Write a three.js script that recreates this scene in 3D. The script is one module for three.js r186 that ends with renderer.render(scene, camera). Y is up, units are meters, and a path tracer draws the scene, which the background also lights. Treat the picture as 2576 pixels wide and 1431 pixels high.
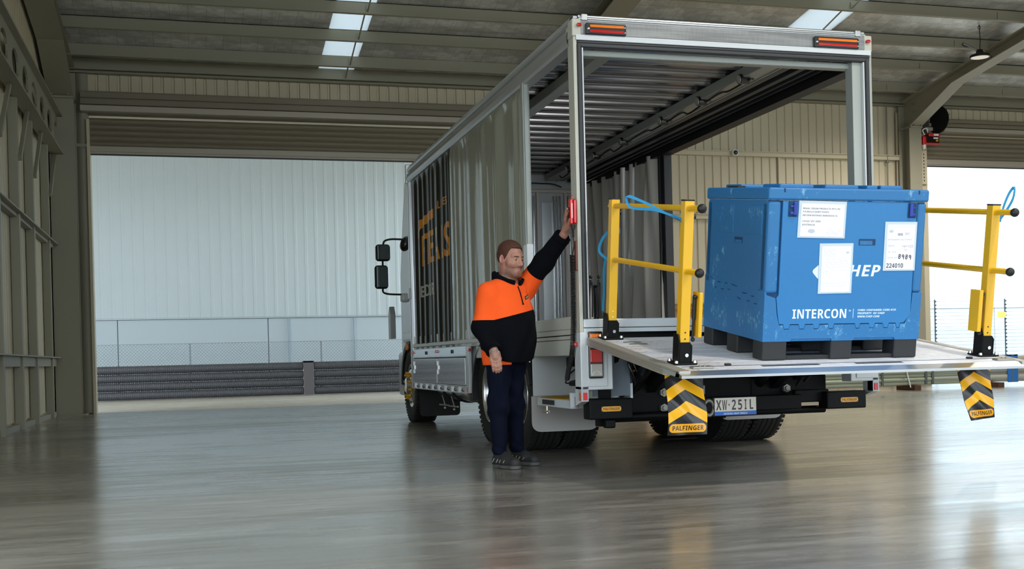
import * as THREE from 'three';
import { mergeGeometries } from 'three/addons/utils/BufferGeometryUtils.js';
import { RoundedBoxGeometry } from 'three/addons/geometries/RoundedBoxGeometry.js';
import { RectAreaLightUniformsLib } from 'three/addons/lights/RectAreaLightUniformsLib.js';

// ------------------------------------------------------------------ camera, sky, lights, exposure
const scene = new THREE.Scene();
const renderer = new THREE.WebGLRenderer({ antialias: true });
renderer.toneMapping = THREE.LinearToneMapping;
renderer.toneMappingExposure = 1.18;
renderer.shadowMap.enabled = true;
RectAreaLightUniformsLib.init();

const FPX = 2871.5, FULL_H = 1829;
const camera = new THREE.PerspectiveCamera(2 * Math.atan(FULL_H / 2 / FPX) * 180 / Math.PI, 2576 / FULL_H, 0.1, 200);
camera.position.set(-2.7523, 0.83, 7.953);
camera.rotation.order = 'YXZ';
camera.rotation.set(-0.0054, -0.273, -0.0246);
camera.setViewOffset(2576, FULL_H, 0, 0, 2576, 1431);      // a shift lens: the horizon lies low in the picture

const SKY = 3.4;
scene.background = new THREE.Color(0.80 * SKY, 0.92 * SKY, 1.0 * SKY);   // even bright overcast
const LAMP_POWER = 1.0;

// ------------------------------------------------------------------ helpers
const V = (x, y, z) => new THREE.Vector3(x, y, z);
let seed = 12345;
const rnd = () => { seed = (seed * 1664525 + 1013904223) >>> 0; return seed / 4294967296; };
const rr = (a, b) => a + (b - a) * rnd();
const taken = new Map();
function numbered(name) { const n = taken.get(name) || 0; taken.set(name, n + 1); return n ? name + '_' + String(n).padStart(3, '0') : name; }
const clean = (g) => {
  let h = g.index ? g.toNonIndexed() : g;
  for (const k of Object.keys(h.attributes)) if (!['position', 'normal', 'uv'].includes(k)) h.deleteAttribute(k);
  if (!h.attributes.uv) h.setAttribute('uv', new THREE.Float32BufferAttribute(new Float32Array(h.attributes.position.count * 2), 2));
  h.morphAttributes = {}; return h;
};
const join = (gs) => { const a = [].concat(gs).flat(9).map(clean); return a.length === 1 ? a[0] : mergeGeometries(a); };
// uv in metres from the dominant direction of each face
function metreUV(g, s = 1) {
  const p = g.attributes.position, n = g.attributes.normal, uv = g.attributes.uv;
  for (let i = 0; i < p.count; i += 3) {
    let nx = 0, ny = 0, nz = 0;
    for (let k = 0; k < 3; k++) { nx += n.getX(i + k); ny += n.getY(i + k); nz += n.getZ(i + k); }
    nx = Math.abs(nx); ny = Math.abs(ny); nz = Math.abs(nz);
    for (let k = 0; k < 3; k++) {
      const x = p.getX(i + k), y = p.getY(i + k), z = p.getZ(i + k);
      if (ny >= nx && ny >= nz) uv.setXY(i + k, x * s, z * s); else if (nx >= nz) uv.setXY(i + k, z * s, y * s); else uv.setXY(i + k, x * s, y * s);
    }
  }
  return g;
}
function shade(o) { o.castShadow = true; o.receiveShadow = true; return o; }
function part(name, gs, mat, parent, opt = {}) {
  let g = join(gs);
  if (opt.uv) metreUV(g, opt.uv);
  const m = shade(new THREE.Mesh(g, mat)); m.name = parent ? name : numbered(name);
  if (opt.label) m.userData.label = opt.label;
  if (opt.kind) m.userData.kind = opt.kind;
  (parent || scene).add(m); return m;
}
function same(name, geo, mat, parent, pos, rot) {     // shares a geometry between alike pieces
  const m = shade(new THREE.Mesh(geo, mat)); m.name = name; m.position.set(...pos); if (rot) m.rotation.set(...rot); parent.add(m); return m;
}
function thing(name, label, category, pos = [0, 0, 0], group) {
  const o = new THREE.Group(); o.name = numbered(name); o.position.set(...pos); o.userData = { label, category };
  if (group) o.userData.group = group; scene.add(o); return o;
}
function setting(name) { const o = new THREE.Group(); o.name = name; o.userData = { kind: 'structure' }; scene.add(o); return o; }
const sub = (name, parent, pos = [0, 0, 0]) => { const o = new THREE.Group(); o.name = name; o.position.set(...pos); parent.add(o); return o; };
const tag = (o, label, category, group) => { o.userData.label = label; o.userData.category = category; if (group) o.userData.group = group; return o; };
// geometry makers: B by corners, C by centre
const B = (x0, x1, y0, y1, z0, z1) => new THREE.BoxGeometry(Math.abs(x1 - x0), Math.abs(y1 - y0), Math.abs(z1 - z0)).translate((x0 + x1) / 2, (y0 + y1) / 2, (z0 + z1) / 2);
const RB = (x0, x1, y0, y1, z0, z1, r = 0.006, s = 2) => new RoundedBoxGeometry(Math.abs(x1 - x0), Math.abs(y1 - y0), Math.abs(z1 - z0), s, Math.min(r, Math.abs(x1 - x0) / 2.01, Math.abs(y1 - y0) / 2.01, Math.abs(z1 - z0) / 2.01)).translate((x0 + x1) / 2, (y0 + y1) / 2, (z0 + z1) / 2);
function rod(a, b, r, r2 = r, seg = 14, open = false) {
  const A = V(...a), Bv = V(...b), d = Bv.clone().sub(A), g = new THREE.CylinderGeometry(r2, r, d.length(), seg, 1, open);
  g.applyQuaternion(new THREE.Quaternion().setFromUnitVectors(V(0, 1, 0), d.normalize())); g.translate((A.x + Bv.x) / 2, (A.y + Bv.y) / 2, (A.z + Bv.z) / 2); return g;
}
const hose = (pts, r, seg = 40, rs = 8, closed = false) => new THREE.TubeGeometry(new THREE.CatmullRomCurve3(pts.map((p) => V(...p)), closed), seg, r, rs, closed);
const ball = (c, r, s = 16) => new THREE.SphereGeometry(r, s, Math.ceil(s * 0.7)).translate(...c);
// a beam of rectangular section w (across, horizontal) x h between two points (h measured upright)
function bar(a, b, w, h) {
  const A = V(...a), Bv = V(...b), d = Bv.clone().sub(A), L = d.length(); d.normalize();
  let up = V(0, 1, 0); if (Math.abs(d.y) > 0.999) up = V(0, 0, 1);
  const x = new THREE.Vector3().crossVectors(up, d).normalize(), y = new THREE.Vector3().crossVectors(d, x);
  const g = new THREE.BoxGeometry(w, h, L); g.applyMatrix4(new THREE.Matrix4().makeBasis(x, y, d)); return g.translate((A.x + Bv.x) / 2, (A.y + Bv.y) / 2, (A.z + Bv.z) / 2);
}
// outline in (u,v) pushed out by depth; basis: u -> ux, v -> uy, depth -> uz
function slab(pts, depth, bevel = 0, holes = []) {
  const s = new THREE.Shape(pts.map((p) => new THREE.Vector2(...p)));
  for (const h of holes) s.holes.push(new THREE.Path(h.map((p) => new THREE.Vector2(...p))));
  return new THREE.ExtrudeGeometry(s, { depth, bevelEnabled: bevel > 0, bevelSize: bevel, bevelThickness: bevel, bevelSegments: 2, curveSegments: 10 });
}
function toX(g0) {      // outline in (u,v) with depth d -> (x, y, z) = (d, v, u); the mirror turn swaps the winding back
  const g = clean(g0); g.applyMatrix4(new THREE.Matrix4().makeBasis(V(0, 0, 1), V(0, 1, 0), V(1, 0, 0)));
  for (const k of ['position', 'normal', 'uv']) { const a = g.attributes[k], n = a.itemSize, d = a.array; for (let i = 0; i < d.length; i += 3 * n) for (let j = 0; j < n; j++) { const t = d[i + n + j]; d[i + n + j] = d[i + 2 * n + j]; d[i + 2 * n + j] = t; } }
  return g;
}
// open ribbon: profile points swept between two positions
function ribbon(profile, a, b, ux, uy) {
  const pos = [], uv = [], idx = []; let len = 0;
  profile.forEach((p, i) => {
    if (i) len += Math.hypot(p[0] - profile[i - 1][0], p[1] - profile[i - 1][1]);
    for (const [k, e] of [[0, a], [1, b]]) { pos.push(e[0] + ux[0] * p[0] + uy[0] * p[1], e[1] + ux[1] * p[0] + uy[1] * p[1], e[2] + ux[2] * p[0] + uy[2] * p[1]); uv.push(len, k * Math.hypot(b[0] - a[0], b[1] - a[1], b[2] - a[2])); }
    if (i) { const q = i * 2; idx.push(q - 2, q - 1, q, q, q - 1, q + 1); }
  });
  const g = new THREE.BufferGeometry(); g.setAttribute('position', new THREE.Float32BufferAttribute(pos, 3)); g.setAttribute('uv', new THREE.Float32BufferAttribute(uv, 2)); g.setIndex(idx);
  const h = g.toNonIndexed(); h.computeVertexNormals(); return h;
}
function grid(nu, nv, f) {      // smooth surface from f(u, v) -> [x, y, z]
  const pos = [], uv = [], idx = [];
  for (let j = 0; j <= nv; j++) for (let i = 0; i <= nu; i++) { pos.push(...f(i / nu, j / nv)); uv.push(i / nu, j / nv); }
  for (let j = 0; j < nv; j++) for (let i = 0; i < nu; i++) { const a = j * (nu + 1) + i, b = a + 1, c = a + nu + 1, d = c + 1; idx.push(a, b, d, a, d, c); }
  const g = new THREE.BufferGeometry(); g.setAttribute('position', new THREE.Float32BufferAttribute(pos, 3)); g.setAttribute('uv', new THREE.Float32BufferAttribute(uv, 2)); g.setIndex(idx); g.computeVertexNormals(); return g;
}
// ------------------------------------------------------------------ textures
function hash2(x, y) { let h = (x * 374761393 + y * 668265263) | 0; h = Math.imul(h ^ (h >>> 13), 1274126177); return ((h ^ (h >>> 16)) >>> 0) / 4294967296; }
function vnoise(x, y, px, py) { const ix = Math.floor(x), iy = Math.floor(y), fx = x - ix, fy = y - iy, s = fx * fx * (3 - 2 * fx), t = fy * fy * (3 - 2 * fy), m = (a, n) => ((a % n) + n) % n; const h = (a, b) => hash2(m(a, px), m(b, py)); return (h(ix, iy) * (1 - s) + h(ix + 1, iy) * s) * (1 - t) + (h(ix, iy + 1) * (1 - s) + h(ix + 1, iy + 1) * s) * t; }
// tiling field: list of [cells in u, cells in v, weight]
function noiseTex(w, h, layers, toRGB, srgb = true) {
  const d = new Uint8Array(w * h * 4); let tot = 0; for (const l of layers) tot += l[2];
  for (let y = 0; y < h; y++) for (let x = 0; x < w; x++) {
    let v = 0; for (const [cu, cv, wt, off = 0] of layers) v += wt * vnoise(x / w * cu + off, y / h * cv + off, cu, cv);
    const c = toRGB(v / tot, x / w, y / h), o = (y * w + x) * 4; d[o] = c[0]; d[o + 1] = c[1]; d[o + 2] = c[2]; d[o + 3] = 255;
  }
  const t = new THREE.DataTexture(d, w, h); t.wrapS = t.wrapT = THREE.RepeatWrapping; t.magFilter = THREE.LinearFilter; t.minFilter = THREE.LinearMipmapLinearFilter; t.generateMipmaps = true; if (srgb) t.colorSpace = THREE.SRGBColorSpace; t.needsUpdate = true; return t;
}
const rep = (t, u, v) => { const c = t.clone(); c.repeat.set(u, v); c.needsUpdate = true; return c; };
function print(w, h, draw) { const c = document.createElement('canvas'); c.width = w; c.height = h; const x = c.getContext('2d'); draw(x, w, h); const t = new THREE.CanvasTexture(c); t.colorSpace = THREE.SRGBColorSpace; t.anisotropy = 8; return t; }
const grey = (v, a, b) => { const c = Math.max(0, Math.min(255, a + (b - a) * v)); return [c, c, c]; };
const tint = (v, a, b) => [0, 1, 2].map((k) => Math.max(0, Math.min(255, a[k] + (b[k] - a[k]) * v)));
const ss = (a, b, x) => { const t = Math.max(0, Math.min(1, (x - a) / (b - a))); return t * t * (3 - 2 * t); };

const T = {};
T.speck = noiseTex(512, 512, [[8, 8, 1], [32, 32, 1], [128, 128, 1.2], [256, 256, 1]], (v) => grey(v, 0, 255), false);
T.cloud = noiseTex(512, 512, [[4, 4, 2], [11, 11, 1.3], [40, 40, 0.7]], (v) => grey(v, 0, 255), false);
// power-trowelled concrete: long fine streaks across, clouds and stains
T.concrete = noiseTex(1024, 1024, [[5, 7, 1.5], [12, 60, 1.1], [30, 160, 0.8], [120, 300, 0.6]], (v) => { const k = ss(0.25, 0.75, v); return tint(k, [124, 121, 115], [167, 163, 156]); });
T.concreteRough = noiseTex(1024, 1024, [[4, 9, 1.5], [10, 70, 1.2], [26, 190, 1]], (v) => { const k = ss(0.3, 0.7, v); return grey(k, 58, 108); }, false);
T.concreteBump = noiseTex(1024, 1024, [[8, 50, 1], [20, 130, 1]], (v) => grey(v, 0, 255), false);
T.foil = noiseTex(1024, 1024, [[6, 6, 1], [20, 24, 1.2], [60, 60, 0.6]], (v, u, w) => {
  const k = ss(0.25, 0.75, v); const gu = (u * 8) % 1, gv = (w * 5) % 1, line = (gu < 0.03 || gv < 0.03) ? -34 : 0; return tint(k, [192 + line, 192 + line, 188 + line], [228 + line, 228 + line, 224 + line]); });
T.foilBump = noiseTex(512, 512, [[7, 5, 1], [19, 23, 1], [48, 31, 0.7]], (v) => grey(v, 0, 255), false);
T.alloy = noiseTex(1024, 512, [[3, 64, 1], [10, 200, 1], [200, 30, 0.4]], (v) => grey(ss(0.2, 0.8, v), 178, 214));
T.alloyRough = noiseTex(512, 512, [[4, 90, 1], [60, 60, 0.7]], (v) => grey(v, 60, 150), false);
T.wear = noiseTex(1024, 1024, [[5, 5, 1], [17, 13, 1], [60, 40, 1], [220, 160, 0.8]], (v) => { const k = ss(0.62, 0.9, v); return tint(k, [38, 112, 170], [146, 188, 216]); });
T.fleece = noiseTex(256, 256, [[40, 40, 1], [90, 90, 1], [128, 128, 0.6]], (v) => grey(v, 0, 255), false);
T.wood = noiseTex(512, 512, [[3, 40, 1], [6, 120, 0.8], [40, 200, 0.4]], (v) => tint(ss(0.2, 0.8, v), [176, 140, 98], [222, 196, 156]));

const std = (color, roughness = 0.6, metalness = 0, more = {}) => new THREE.MeshStandardMaterial({ color, roughness, metalness, ...more });
const phy = (color, roughness, metalness, more = {}) => new THREE.MeshPhysicalMaterial({ color, roughness, metalness, ...more });
const DS = { side: THREE.DoubleSide };
const M = {
  floor: phy('#f2f0ec', 1, 0, { map: rep(T.concrete, 0.16, 0.16), roughnessMap: rep(T.concreteRough, 0.11, 0.11), bumpMap: rep(T.concreteBump, 0.3, 0.3), bumpScale: 0.0012, clearcoat: 0.75, clearcoatRoughness: 0.2 }),
  apron: std('#b9b1a4', 0.9, 0, { map: rep(T.wood, 0, 0) }),
  cream: std('#cdc2a6', 0.5, 0.0, { ...DS, bumpMap: T.cloud, bumpScale: 0.0004 }),
  steel: std('#97927f', 0.5, 0.05),
  galv: std('#8f8d84', 0.42, 0.6),
  foil: std('#ffffff', 0.36, 0.25, { map: T.foil, bumpMap: T.foilBump, bumpScale: 0.006 }),
  skylight: phy('#eef2f4', 1, 0, { transmission: 0.48, thickness: 0, side: THREE.DoubleSide }),
  slat: std('#857b67', 0.55, 0.0), slatRail: std('#b3aa9b', 0.5, 0.1),
  whiteWall: std('#cfdae1', 0.6, 0, DS), whiteBase: std('#c6d3dd', 0.6, 0),
  truckWhite: phy('#cfd3d6', 0.28, 0, { clearcoat: 0.5, clearcoatRoughness: 0.1 }),
  truckGrey: phy('#9ca09a', 0.38, 0.1, { clearcoat: 0.3, clearcoatRoughness: 0.2 }),
  putty: phy('#b9b7aa', 0.35, 0, { clearcoat: 0.4, clearcoatRoughness: 0.15 }),
  alloy: std('#ffffff', 0.42, 0.75, { map: T.alloy, roughnessMap: T.alloyRough }),
  alloyPlain: std('#c4c6c8', 0.32, 0.9),
  chrome: std('#e8e8e6', 0.09, 1),
  polished: std('#dcdedf', 0.14, 0.95),
  mirrorPanel: phy('#dfe6ec', 0.14, 0.45, { clearcoat: 1, clearcoatRoughness: 0.04 }),
  ceilingMetal: std('#8a8b8d', 0.22, 0.9),
  black: std('#101114', 0.5, 0), blackGloss: phy('#0e0f12', 0.3, 0, { clearcoat: 0.6, clearcoatRoughness: 0.12 }),
  blackPaint: phy('#090a0b', 0.55, 0, { specularIntensity: 0.4 }),
  rubber: std('#1a1a1b', 0.78, 0), tyre: std('#191917', 0.72, 0, { bumpMap: T.speck, bumpScale: 0.001 }), seal: std('#2c2d30', 0.45, 0),
  plasticDark: std('#1b1c1f', 0.55, 0),
  yellow: phy('#e7b107', 0.35, 0, { clearcoat: 0.4, clearcoatRoughness: 0.15 }),
  yellowMat: std('#c79a12', 0.9, 0, { bumpMap: rep(T.fleece, 12, 12), bumpScale: 0.003 }),
  yellowNut: std('#e0a21c', 0.5, 0),
  red: phy('#b3090d', 0.16, 0, { clearcoat: 0.8, clearcoatRoughness: 0.05 }), redLens: phy('#c4140f', 0.12, 0, { clearcoat: 1, clearcoatRoughness: 0.04 }),
  redReflector: std('#e02430', 0.3, 0), orangeReflector: std('#b8511a', 0.3, 0),
  amberLens: phy('#f07a12', 0.15, 0, { clearcoat: 1, clearcoatRoughness: 0.04 }), clearLens: phy('#b5b2ab', 0.15, 0.25, { clearcoat: 1 }),
  redPhone: phy('#d31418', 0.3, 0, { clearcoat: 0.7, clearcoatRoughness: 0.1 }),
  blue: phy('#ffffff', 0.42, 0, { map: rep(T.wear, 0.9, 0.9), bumpMap: rep(T.speck, 3, 3), bumpScale: 0.0004 }),
  blueLid: phy('#ffffff', 0.45, 0, { map: rep(T.wear, 1.3, 1.3), bumpMap: rep(T.speck, 3, 3), bumpScale: 0.0004 }),
  latchBlue: phy('#16369a', 0.35, 0), groove: std('#153f66', 0.8, 0),
  pallet: std('#232528', 0.6, 0, { bumpMap: rep(T.speck, 4, 4), bumpScale: 0.0008 }),
  flapPlastic: phy('#c9c4c0', 0.45, 0, { transmission: 0.35, thickness: 0, side: THREE.DoubleSide }),
  webbing: std('#2587ba', 0.7, 0, DS), strapBlue: std('#1f6bb8', 0.7, 0), strapGrey: std('#5d666e', 0.7, 0),
  pipeGreen: std('#9aa08c', 0.35, 0.1), pipeGrey: std('#a7a79c', 0.4, 0.1), corrug: std('#54545a', 0.5, 0.05), bandGrey: std('#6b666a', 0.7, 0), bandSteel: std('#5c6460', 0.5, 0.4),
  wood: std('#ffffff', 0.8, 0, { map: rep(T.wood, 1.2, 1.2) }), woodBrown: std('#6a5442', 0.85, 0, { map: rep(T.wood, 1.2, 1.2) }), ply: std('#cdbb9c', 0.75, 0, { map: rep(T.wood, 0.6, 0.6) }),
  skin: std('#ffffff', 0.5, 0, { vertexColors: true }), hair: std('#4a2817', 0.75, 0, { bumpMap: T.fleece, bumpScale: 0.003 }),
  hiVis: std('#ff5a0a', 0.85, 0, { bumpMap: rep(T.fleece, 1, 1), bumpScale: 0.0015 }), navyFleece: phy('#07090f', 0.95, 0, { specularIntensity: 0.25 }), navyTrouser: phy('#0a0f20', 0.9, 0, { specularIntensity: 0.25 }),
  shoe: std('#242424', 0.7, 0), sole: std('#4c4b4a', 0.7, 0), reflect: std('#cfcfcf', 0.4, 0), eyeWhite: phy('#a39c95', 0.2, 0), iris: phy('#2a211c', 0.15, 0),
  glass: phy('#1a2226', 0.05, 0, { clearcoat: 1 }), mirrorGlass: std('#9aa3a6', 0.03, 1),
  lampFace: std('#d6d2c8', 0.4, 0, { emissive: '#fff4df', emissiveIntensity: 0.35 }),
  white: std('#e3e3df', 0.5, 0), paper: std('#ffffff', 0.55, 0), sleeve: phy('#c3d3de', 0.15, 0),
};
M.apron.map = rep(noiseTex(512, 512, [[5, 5, 1], [30, 30, 1], [120, 120, 1]], (v) => tint(v, [170, 165, 155], [214, 208, 198])), 0.2, 0.2); M.apron.color.set('#ffffff');
// ================================================================== the shed
const ZB = -14, ZF = 12, ZR = -1, XL = -5.1, XR = 21.6, EAVE = 6.38, SLOPE = 0.14;      // back wall, front wall, ridge, side walls
const roofY = (z) => EAVE + SLOPE * (z < ZR ? z - ZB : (ZF - z));                          // underside of the roof foil
{
  const f = setting('floor');
  part('slab', [B(XL - 0.3, XR + 0.3, -0.25, 0, ZB - 0.2, ZF + 0.2)], M.floor, f, { uv: 1 });
  const y = setting('yard_ground');
  part('concrete_apron', [B(-40, 60, -0.3, -0.02, -30, ZB - 0.2)], M.apron, y, { uv: 1 });
  part('concrete_apron', [B(-40, XL - 0.3, -0.3, -0.02, ZB - 0.2, ZF + 0.2)], M.apron, y, { uv: 1 });
  part('concrete_apron', [B(-40, 60, -0.3, -0.02, ZF + 0.2, 45)], M.apron, y, { uv: 1 });
}
// ribbed cladding: one sheet covers four pans
const PITCH = 0.19;
function sheetProfile(n, rib = 0.03, deep = 0.028) { const p = [[0, 0]]; for (let i = 0; i < n; i++) { const a = i * PITCH; p.push([a + PITCH - rib - 0.034, 0], [a + PITCH - rib - 0.02, deep], [a + PITCH - 0.02, deep], [a + PITCH - 0.006, 0]); } p.push([n * PITCH, 0]); return p; }
function cladding(parent, x0, x1, y0, y1, z, mat, dir = 1) {
  let x = x0; while (x < x1 - 0.01) { const n = Math.min(4, Math.max(1, Math.round((x1 - x) / PITCH))); part('cladding_sheet', ribbon(sheetProfile(n), [x, y0, z], [x, y1, z], [1, 0, 0], [0, 0, -dir]), mat, parent); x += n * PITCH; }
}
const D1 = [-4.45, 3.5], D2 = [12.99, 20.6];     // door openings in the back wall
{
  const w = setting('wall_back');
  const zc = ZB + 0.03;
  part('backing', [B(XL - 0.2, D1[0], 0, 6.6, ZB - 0.2, ZB - 0.04), B(D1[0], D1[1], 5.4, 6.6, ZB - 0.2, ZB - 0.04), B(D1[1], D2[0], 0, 6.6, ZB - 0.2, ZB - 0.04), B(D2[0], D2[1], 5.4, 6.6, ZB - 0.2, ZB - 0.04), B(D2[1], XR + 0.2, 0, 6.6, ZB - 0.2, ZB - 0.04)], M.cream, w);
  cladding(w, D1[0], D1[1], 5.78, 6.3, zc, M.cream);
  cladding(w, D1[1] + 0.2, D2[0] - 0.75, 0.05, 6.3, zc, M.cream);
  cladding(w, D2[0], D2[1], 5.86, 6.3, zc, M.cream);
  // corner left of the door: deep rounded folds of the cladding
  const prof = []; for (let i = 0; i <= 40; i++) { const u = i / 40 * 0.66; prof.push([u, 0.05 * Math.abs(Math.sin(u / 0.22 * Math.PI))]); }
  part('corner_cladding', ribbon(prof, [XL, 0.02, ZB + 0.06], [XL, 4.82, ZB + 0.06], [1, 0, 0], [0, 0, 1]), M.steel, w);
  part('corner_cladding', ribbon(prof, [XL, 4.86, ZB + 0.04], [XL, 6.3, ZB + 0.04], [1, 0, 0], [0, 0, 1]), M.steel, w);
  part('corner_flashing', [B(XL + 0.0, D1[0] + 0.0, 4.8, 4.86, ZB, ZB + 0.14)], M.steel, w);
  part('door_jamb', [B(D1[0] - 0.03, D1[0] + 0.02, 0, 5.3, ZB - 0.15, ZB + 0.16)], M.cream, w);
  part('door_jamb', [B(D1[1] - 0.02, D1[1] + 0.2, 0, 6.2, ZB - 0.15, ZB + 0.12)], M.cream, w);
  part('door_jamb', [B(D2[0] - 0.16, D2[0], 0, 5.55, ZB - 0.15, ZB + 0.14)], M.cream, w);
  part('jamb_panel', [B(D2[0] - 0.7, D2[0] - 0.22, 0, 6.0, ZB + 0.0, ZB + 0.05)], M.cream, w);
  part('door_jamb', [B(D2[1], D2[1] + 0.2, 0, 6.2, ZB - 0.15, ZB + 0.14)], M.cream, w);
  for (const y of [3.67, 5.0]) part('girt', [B(D1[1] + 0.2, 12.3, y - 0.05, y + 0.05, ZB + 0.03, ZB + 0.13), B(D1[1] + 0.2, 12.3, y + 0.035, y + 0.05, ZB + 0.03, ZB + 0.17)], M.cream, w);
  part('vertical_trim', [B(9.37, 9.42, 0, 4.95, ZB + 0.03, ZB + 0.08)], M.cream, w);
}
// roller doors, each slat its own piece
function rollerDoor(name, x0, x1, bottom, top, headTop, sm, rail) {
  const d = setting(name), n = Math.round((top - bottom) / 0.105), h = (top - bottom) / n;
  const g = join([grid(1, 8, (u, v) => [x0 + (x1 - x0) * u, v * h, 0.034 * Math.sin(v * Math.PI) + 0.002]), B(x0, x1, 0, h, -0.03, 0)]);
  for (let i = 0; i < n; i++) same('slat', g, sm, d, [0, bottom + 0.1 + i * h, ZB - 0.02]);
  part('bottom_rail', [RB(x0, x1, bottom, bottom + 0.1, ZB - 0.06, ZB + 0.05, 0.008), B(x0, x1, bottom - 0.035, bottom, ZB - 0.03, ZB + 0.01)], rail, d);
  part('rubber_strip', [B(x0, x1, bottom - 0.06, bottom - 0.035, ZB - 0.02, ZB)], M.seal, d);
  const hh = headTop - top - 0.16; let y = top + 0.16;                    // boards of the drum housing
  for (let k = 0; k < 3; k++) { part('housing_board', [RB(x0 - 0.12, x1 + 0.05, y, y + hh / 3 - 0.022, ZB - 0.02, ZB + 0.3 - k * 0.035, 0.01), B(x0 - 0.12, x1 + 0.05, y + hh / 3 - 0.022, y + hh / 3, ZB, ZB + 0.2)], k === 0 ? rail : sm, d); y += hh / 3; }
  part('drum', [rod([x0, top + 0.3, ZB + 0.03], [x1, top + 0.3, ZB + 0.03], 0.17, 0.17, 24)], sm, d);
}
rollerDoor('door_1', D1[0], D1[1], 4.74, 5.26, 5.8, M.slat, M.slatRail);
rollerDoor('door_2', D2[0], D2[1], 4.90, 5.42, 5.88, M.slat, M.slatRail);

// left wall: sheeted with posts, rails and a long beam with round holes near the top
{
  const w = setting('wall_left');
  part('backing', [B(XL - 0.25, XL - 0.05, 0, 8.2, ZB - 0.2, 2.6), B(XL - 0.25, XL - 0.05, 5.4, 8.2, 2.6, ZF), B(XL - 0.25, XL - 0.05, 0, 5.4, 10.4, ZF + 0.2)], M.cream, w);      // nearer than z = 2.6 an unseen side door, out of view, is left open to light the curtain side
  let z = ZB; let k = 0; while (z < 1.9) { const n = 4; part('cladding_sheet', ribbon(sheetProfile(n, 0.02, 0.012), [XL - 0.03, 0.1, z + n * PITCH], [XL - 0.03, roofY(z) - 0.02, z + n * PITCH], [0, 0, -1], [-1, 0, 0]), M.cream, w); z += n * PITCH; k++; }
  for (const zz of [-12.6, -10.66, -9.1, -7.4, -5.6, -3.7]) part('wall_post', [B(XL - 0.02, XL + 0.1, 0, 5.6, zz - 0.06, zz + 0.06)], M.steel, w);
  for (const [y, h] of [[0.95, 0.16], [2.97, 0.07]]) part('wall_rail', [B(XL - 0.02, XL + 0.07, y - h / 2, y + h / 2, -13.4, -3.6), B(XL - 0.02, XL + 0.15, y + h / 2 - 0.02, y + h / 2, -13.4, -3.6)], M.steel, w);
  part('base_flashing', [B(XL - 0.02, XL + 0.05, 0, 0.08, ZB, -3.6)], M.steel, w);
  // beam with holes
  const y0 = 4.62, y1 = 5.25, holes = []; for (let q = -13.3; q < -2; q += 0.95) { const h = []; for (let i = 0; i < 16; i++) { const a = -i / 16 * Math.PI * 2; h.push([q + 0.3 * Math.cos(a), (y0 + y1) / 2 + 0.19 * Math.sin(a)]); } holes.push(h); }
  part('perforated_beam', [toX(slab([[-13.8, y0], [-1, y0], [-1, y1], [-13.8, y1]], 0.03, 0, holes)).translate(XL + 0.14, 0, 0), B(XL + 0.05, XL + 0.26, y0 - 0.03, y0, -13.8, -1), B(XL + 0.05, XL + 0.26, y1, y1 + 0.03, -13.8, -1)], M.steel, w);
  for (const q of [-12.6, -10.66, -9.1, -7.4]) part('knee_brace', [bar([XL + 0.12, 4.6, q - 0.9], [XL + 0.12, 3.75, q], 0.05, 0.07)], M.steel, w);
}
{
  const w = setting('wall_right'); part('backing', [B(XR, XR + 0.2, 0, 8.4, ZB - 0.2, ZF + 0.2)], M.cream, w);
  const v = setting('wall_front');                                         // unseen behind the camera, its three wide openings placed to let light in
  part('lintel', [B(XL - 0.2, XR + 0.2, 5.6, 8.4, ZF, ZF + 0.2)], M.cream, v);
  for (const [a, b] of [[XL - 0.2, XL + 0.4], [3.7, 4.3], [12.2, 12.9], [XR - 0.5, XR + 0.2]]) part('pier', [B(a, b, 0, 5.6, ZF, ZF + 0.2)], M.cream, v);
}
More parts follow.
